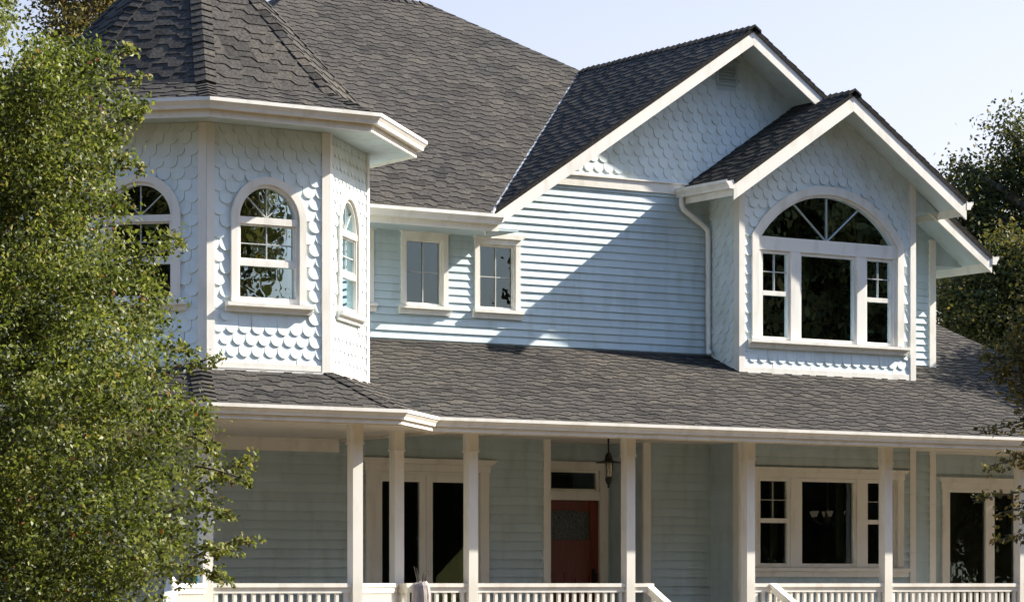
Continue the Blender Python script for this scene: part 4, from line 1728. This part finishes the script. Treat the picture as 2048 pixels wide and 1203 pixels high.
# near tree at the right edge: a few hanging sprays of leaves reach into the frame
DR = 27.0
rb = at(2330, 1166, DR)
RT = empty('leaning_tree', (rb.x, rb.y, 0), 'thin tree at the right edge with loose leafy sprays hanging before the porch', 'tree')
wood = MB()
wood.tube([(rb.x, rb.y, 0), (rb.x, rb.y, 1.4), (rb.x - .1, rb.y + .1, 2.8), (rb.x - .2, rb.y + .1, 3.8), (rb.x - .1, rb.y, 4.6), (rb.x, rb.y, 5.2)], [.11, .09, .07, .05, .03, .006], 9)
cl = []
for (a, b_, n_) in [((2150, 820), (1958, 868), 26), ((2150, 840), (2022, 852), 20), ((2180, 900), (1975, 935), 45), ((2180, 930), (2010, 905), 40), ((2160, 960), (1945, 1000), 22), ((2180, 980), (2000, 1025), 30), ((2170, 1060), (1990, 1080), 34), ((2160, 1040), (2030, 1030), 30), ((2170, 870), (2040, 890), 30), ((2260, 700), (2110, 760), 60), ((2250, 640), (2130, 600), 60)]:
    dd = DR + random.uniform(-.5, .5)
    A, B = at(*a, dd), at(*b_, dd)
    limb(wood, Vector((rb.x - .1, rb.y + .1, max(2.2, A.z - .3))), A, .03, .014, .1)
    limb(wood, A, B, .014, .003, .08)
    for k in range(n_ * 2):
        t = random.random()
        q = A.lerp(B, t)
        cl.append((q.x + random.gauss(0, .03), q.y + random.gauss(0, .06), q.z + random.gauss(0, .04), .3, random.gauss(.45, .15)))
for (bx, by, br) in ((2040, 705, 50), (2006, 742, 34), (2052, 785, 40), (2085, 640, 70), (2120, 740, 70), (1975, 712, 16), (2190, 600, 80), (2280, 520, 90), (2330, 400, 100), (2400, 500, 100), (2440, 640, 100), (2330, 640, 90), (2480, 760, 80)):
    A = at(bx, by, DR)
    limb(wood, Vector((rb.x - .2, rb.y + .1, 3.4)), A, .03, .008, .08)
    for k in range(int(br * br / 14)):
        q = at(bx + random.gauss(0, br * .5), by + random.gauss(0, br * .5), DR + random.gauss(0, br / 6000 * DR * .6))
        cl.append((q.x, q.y, q.z, .34, random.gauss(.4, .15)))
cen, tone = clump_leaves(cl, 30, .055)
leaf_mesh('crown', cen, .055, .03, tone, 'olive_leaf', RT, origin=(rb.x, rb.y, 2.0))
build('trunk', wood, 'bark', RT)
# a row of trees across the garden, reflected in the panes; near unseen ones added to block porch sky light
spots = [(52, 5, 1.35), (59, 14, 1.3), (51.5, -5, 1.45), (63, -4, 1.5), (36, -16, 1.3), (62, -13, 1.6), (26, -22, 1.3), (39, -31, 1.45), (14, -24, 1.3), (28, -38, 1.6), (2, -22, 1.3), (-10, -16, 1.3), (-20, -6, 1.4), (-24, 8, 1.3), (-30, -20, 1.6), (-8, -34, 1.6), (46, 13, 1.0), (70, 6, 1.7), (74, -22, 1.8), (47, -42, 1.6), (10, -42, 1.6), (-2, -36, 1.6), (-34, 4, 1.6), (-22, -28, 1.6), (44.5, -9, .55), (53, -22, .7), (48, -15, .6), (58, -30, .9), (66, -42, .9), (23, 2.5, 1.3), (13.5, .5, 1.0), (27.5, -6, 1.2), (5, -11, 1.2), (-9, 3, 1.1), (44, 6, 1.2)]
gb = [((0, 0, 7.5), 2.6), ((2.2, .5, 6.0), 2.0), ((-2.0, .8, 6.4), 2.1), ((.5, -2.0, 6.0), 2.0), ((-.6, 1.9, 8.6), 1.8), ((.8, .3, 9.8), 1.5), ((-1.6, -1.2, 4.6), 1.7), ((1.8, -1.0, 4.4), 1.6), ((1.9, 1.9, 2.4), 1.5), ((-1.9, 1.4, 2.3), 1.6), ((-1.2, -2.2, 2.2), 1.5), ((2.3, -1.4, 2.1), 1.5), ((0, 0, 3.2), 1.8)]
proto = blob_tree('garden_tree', 'round green tree across the garden facing the house', gb, (0, 0), .25, 45, 700, 'olive_leaf', .28, 'trees across the garden', spread=.34)
kids = [o for o in C.objects if o.parent is proto]
for i, (x, y, sc) in enumerate(spots):
    if i == 0:
        r = proto
    else:
        r = proto.copy()
        C.objects.link(r)
        for k in kids:
            c_ = k.copy()
            C.objects.link(c_)
            c_.parent = r
    r.location = (x, y, 0)
    r.rotation_euler = (0, 0, i * 1.3)
    r.scale = (sc * 1.1, sc * 1.1, sc * (1.5 if sc > .95 else 1.1))  # larger trees stretched upward to block low sky light from the porch
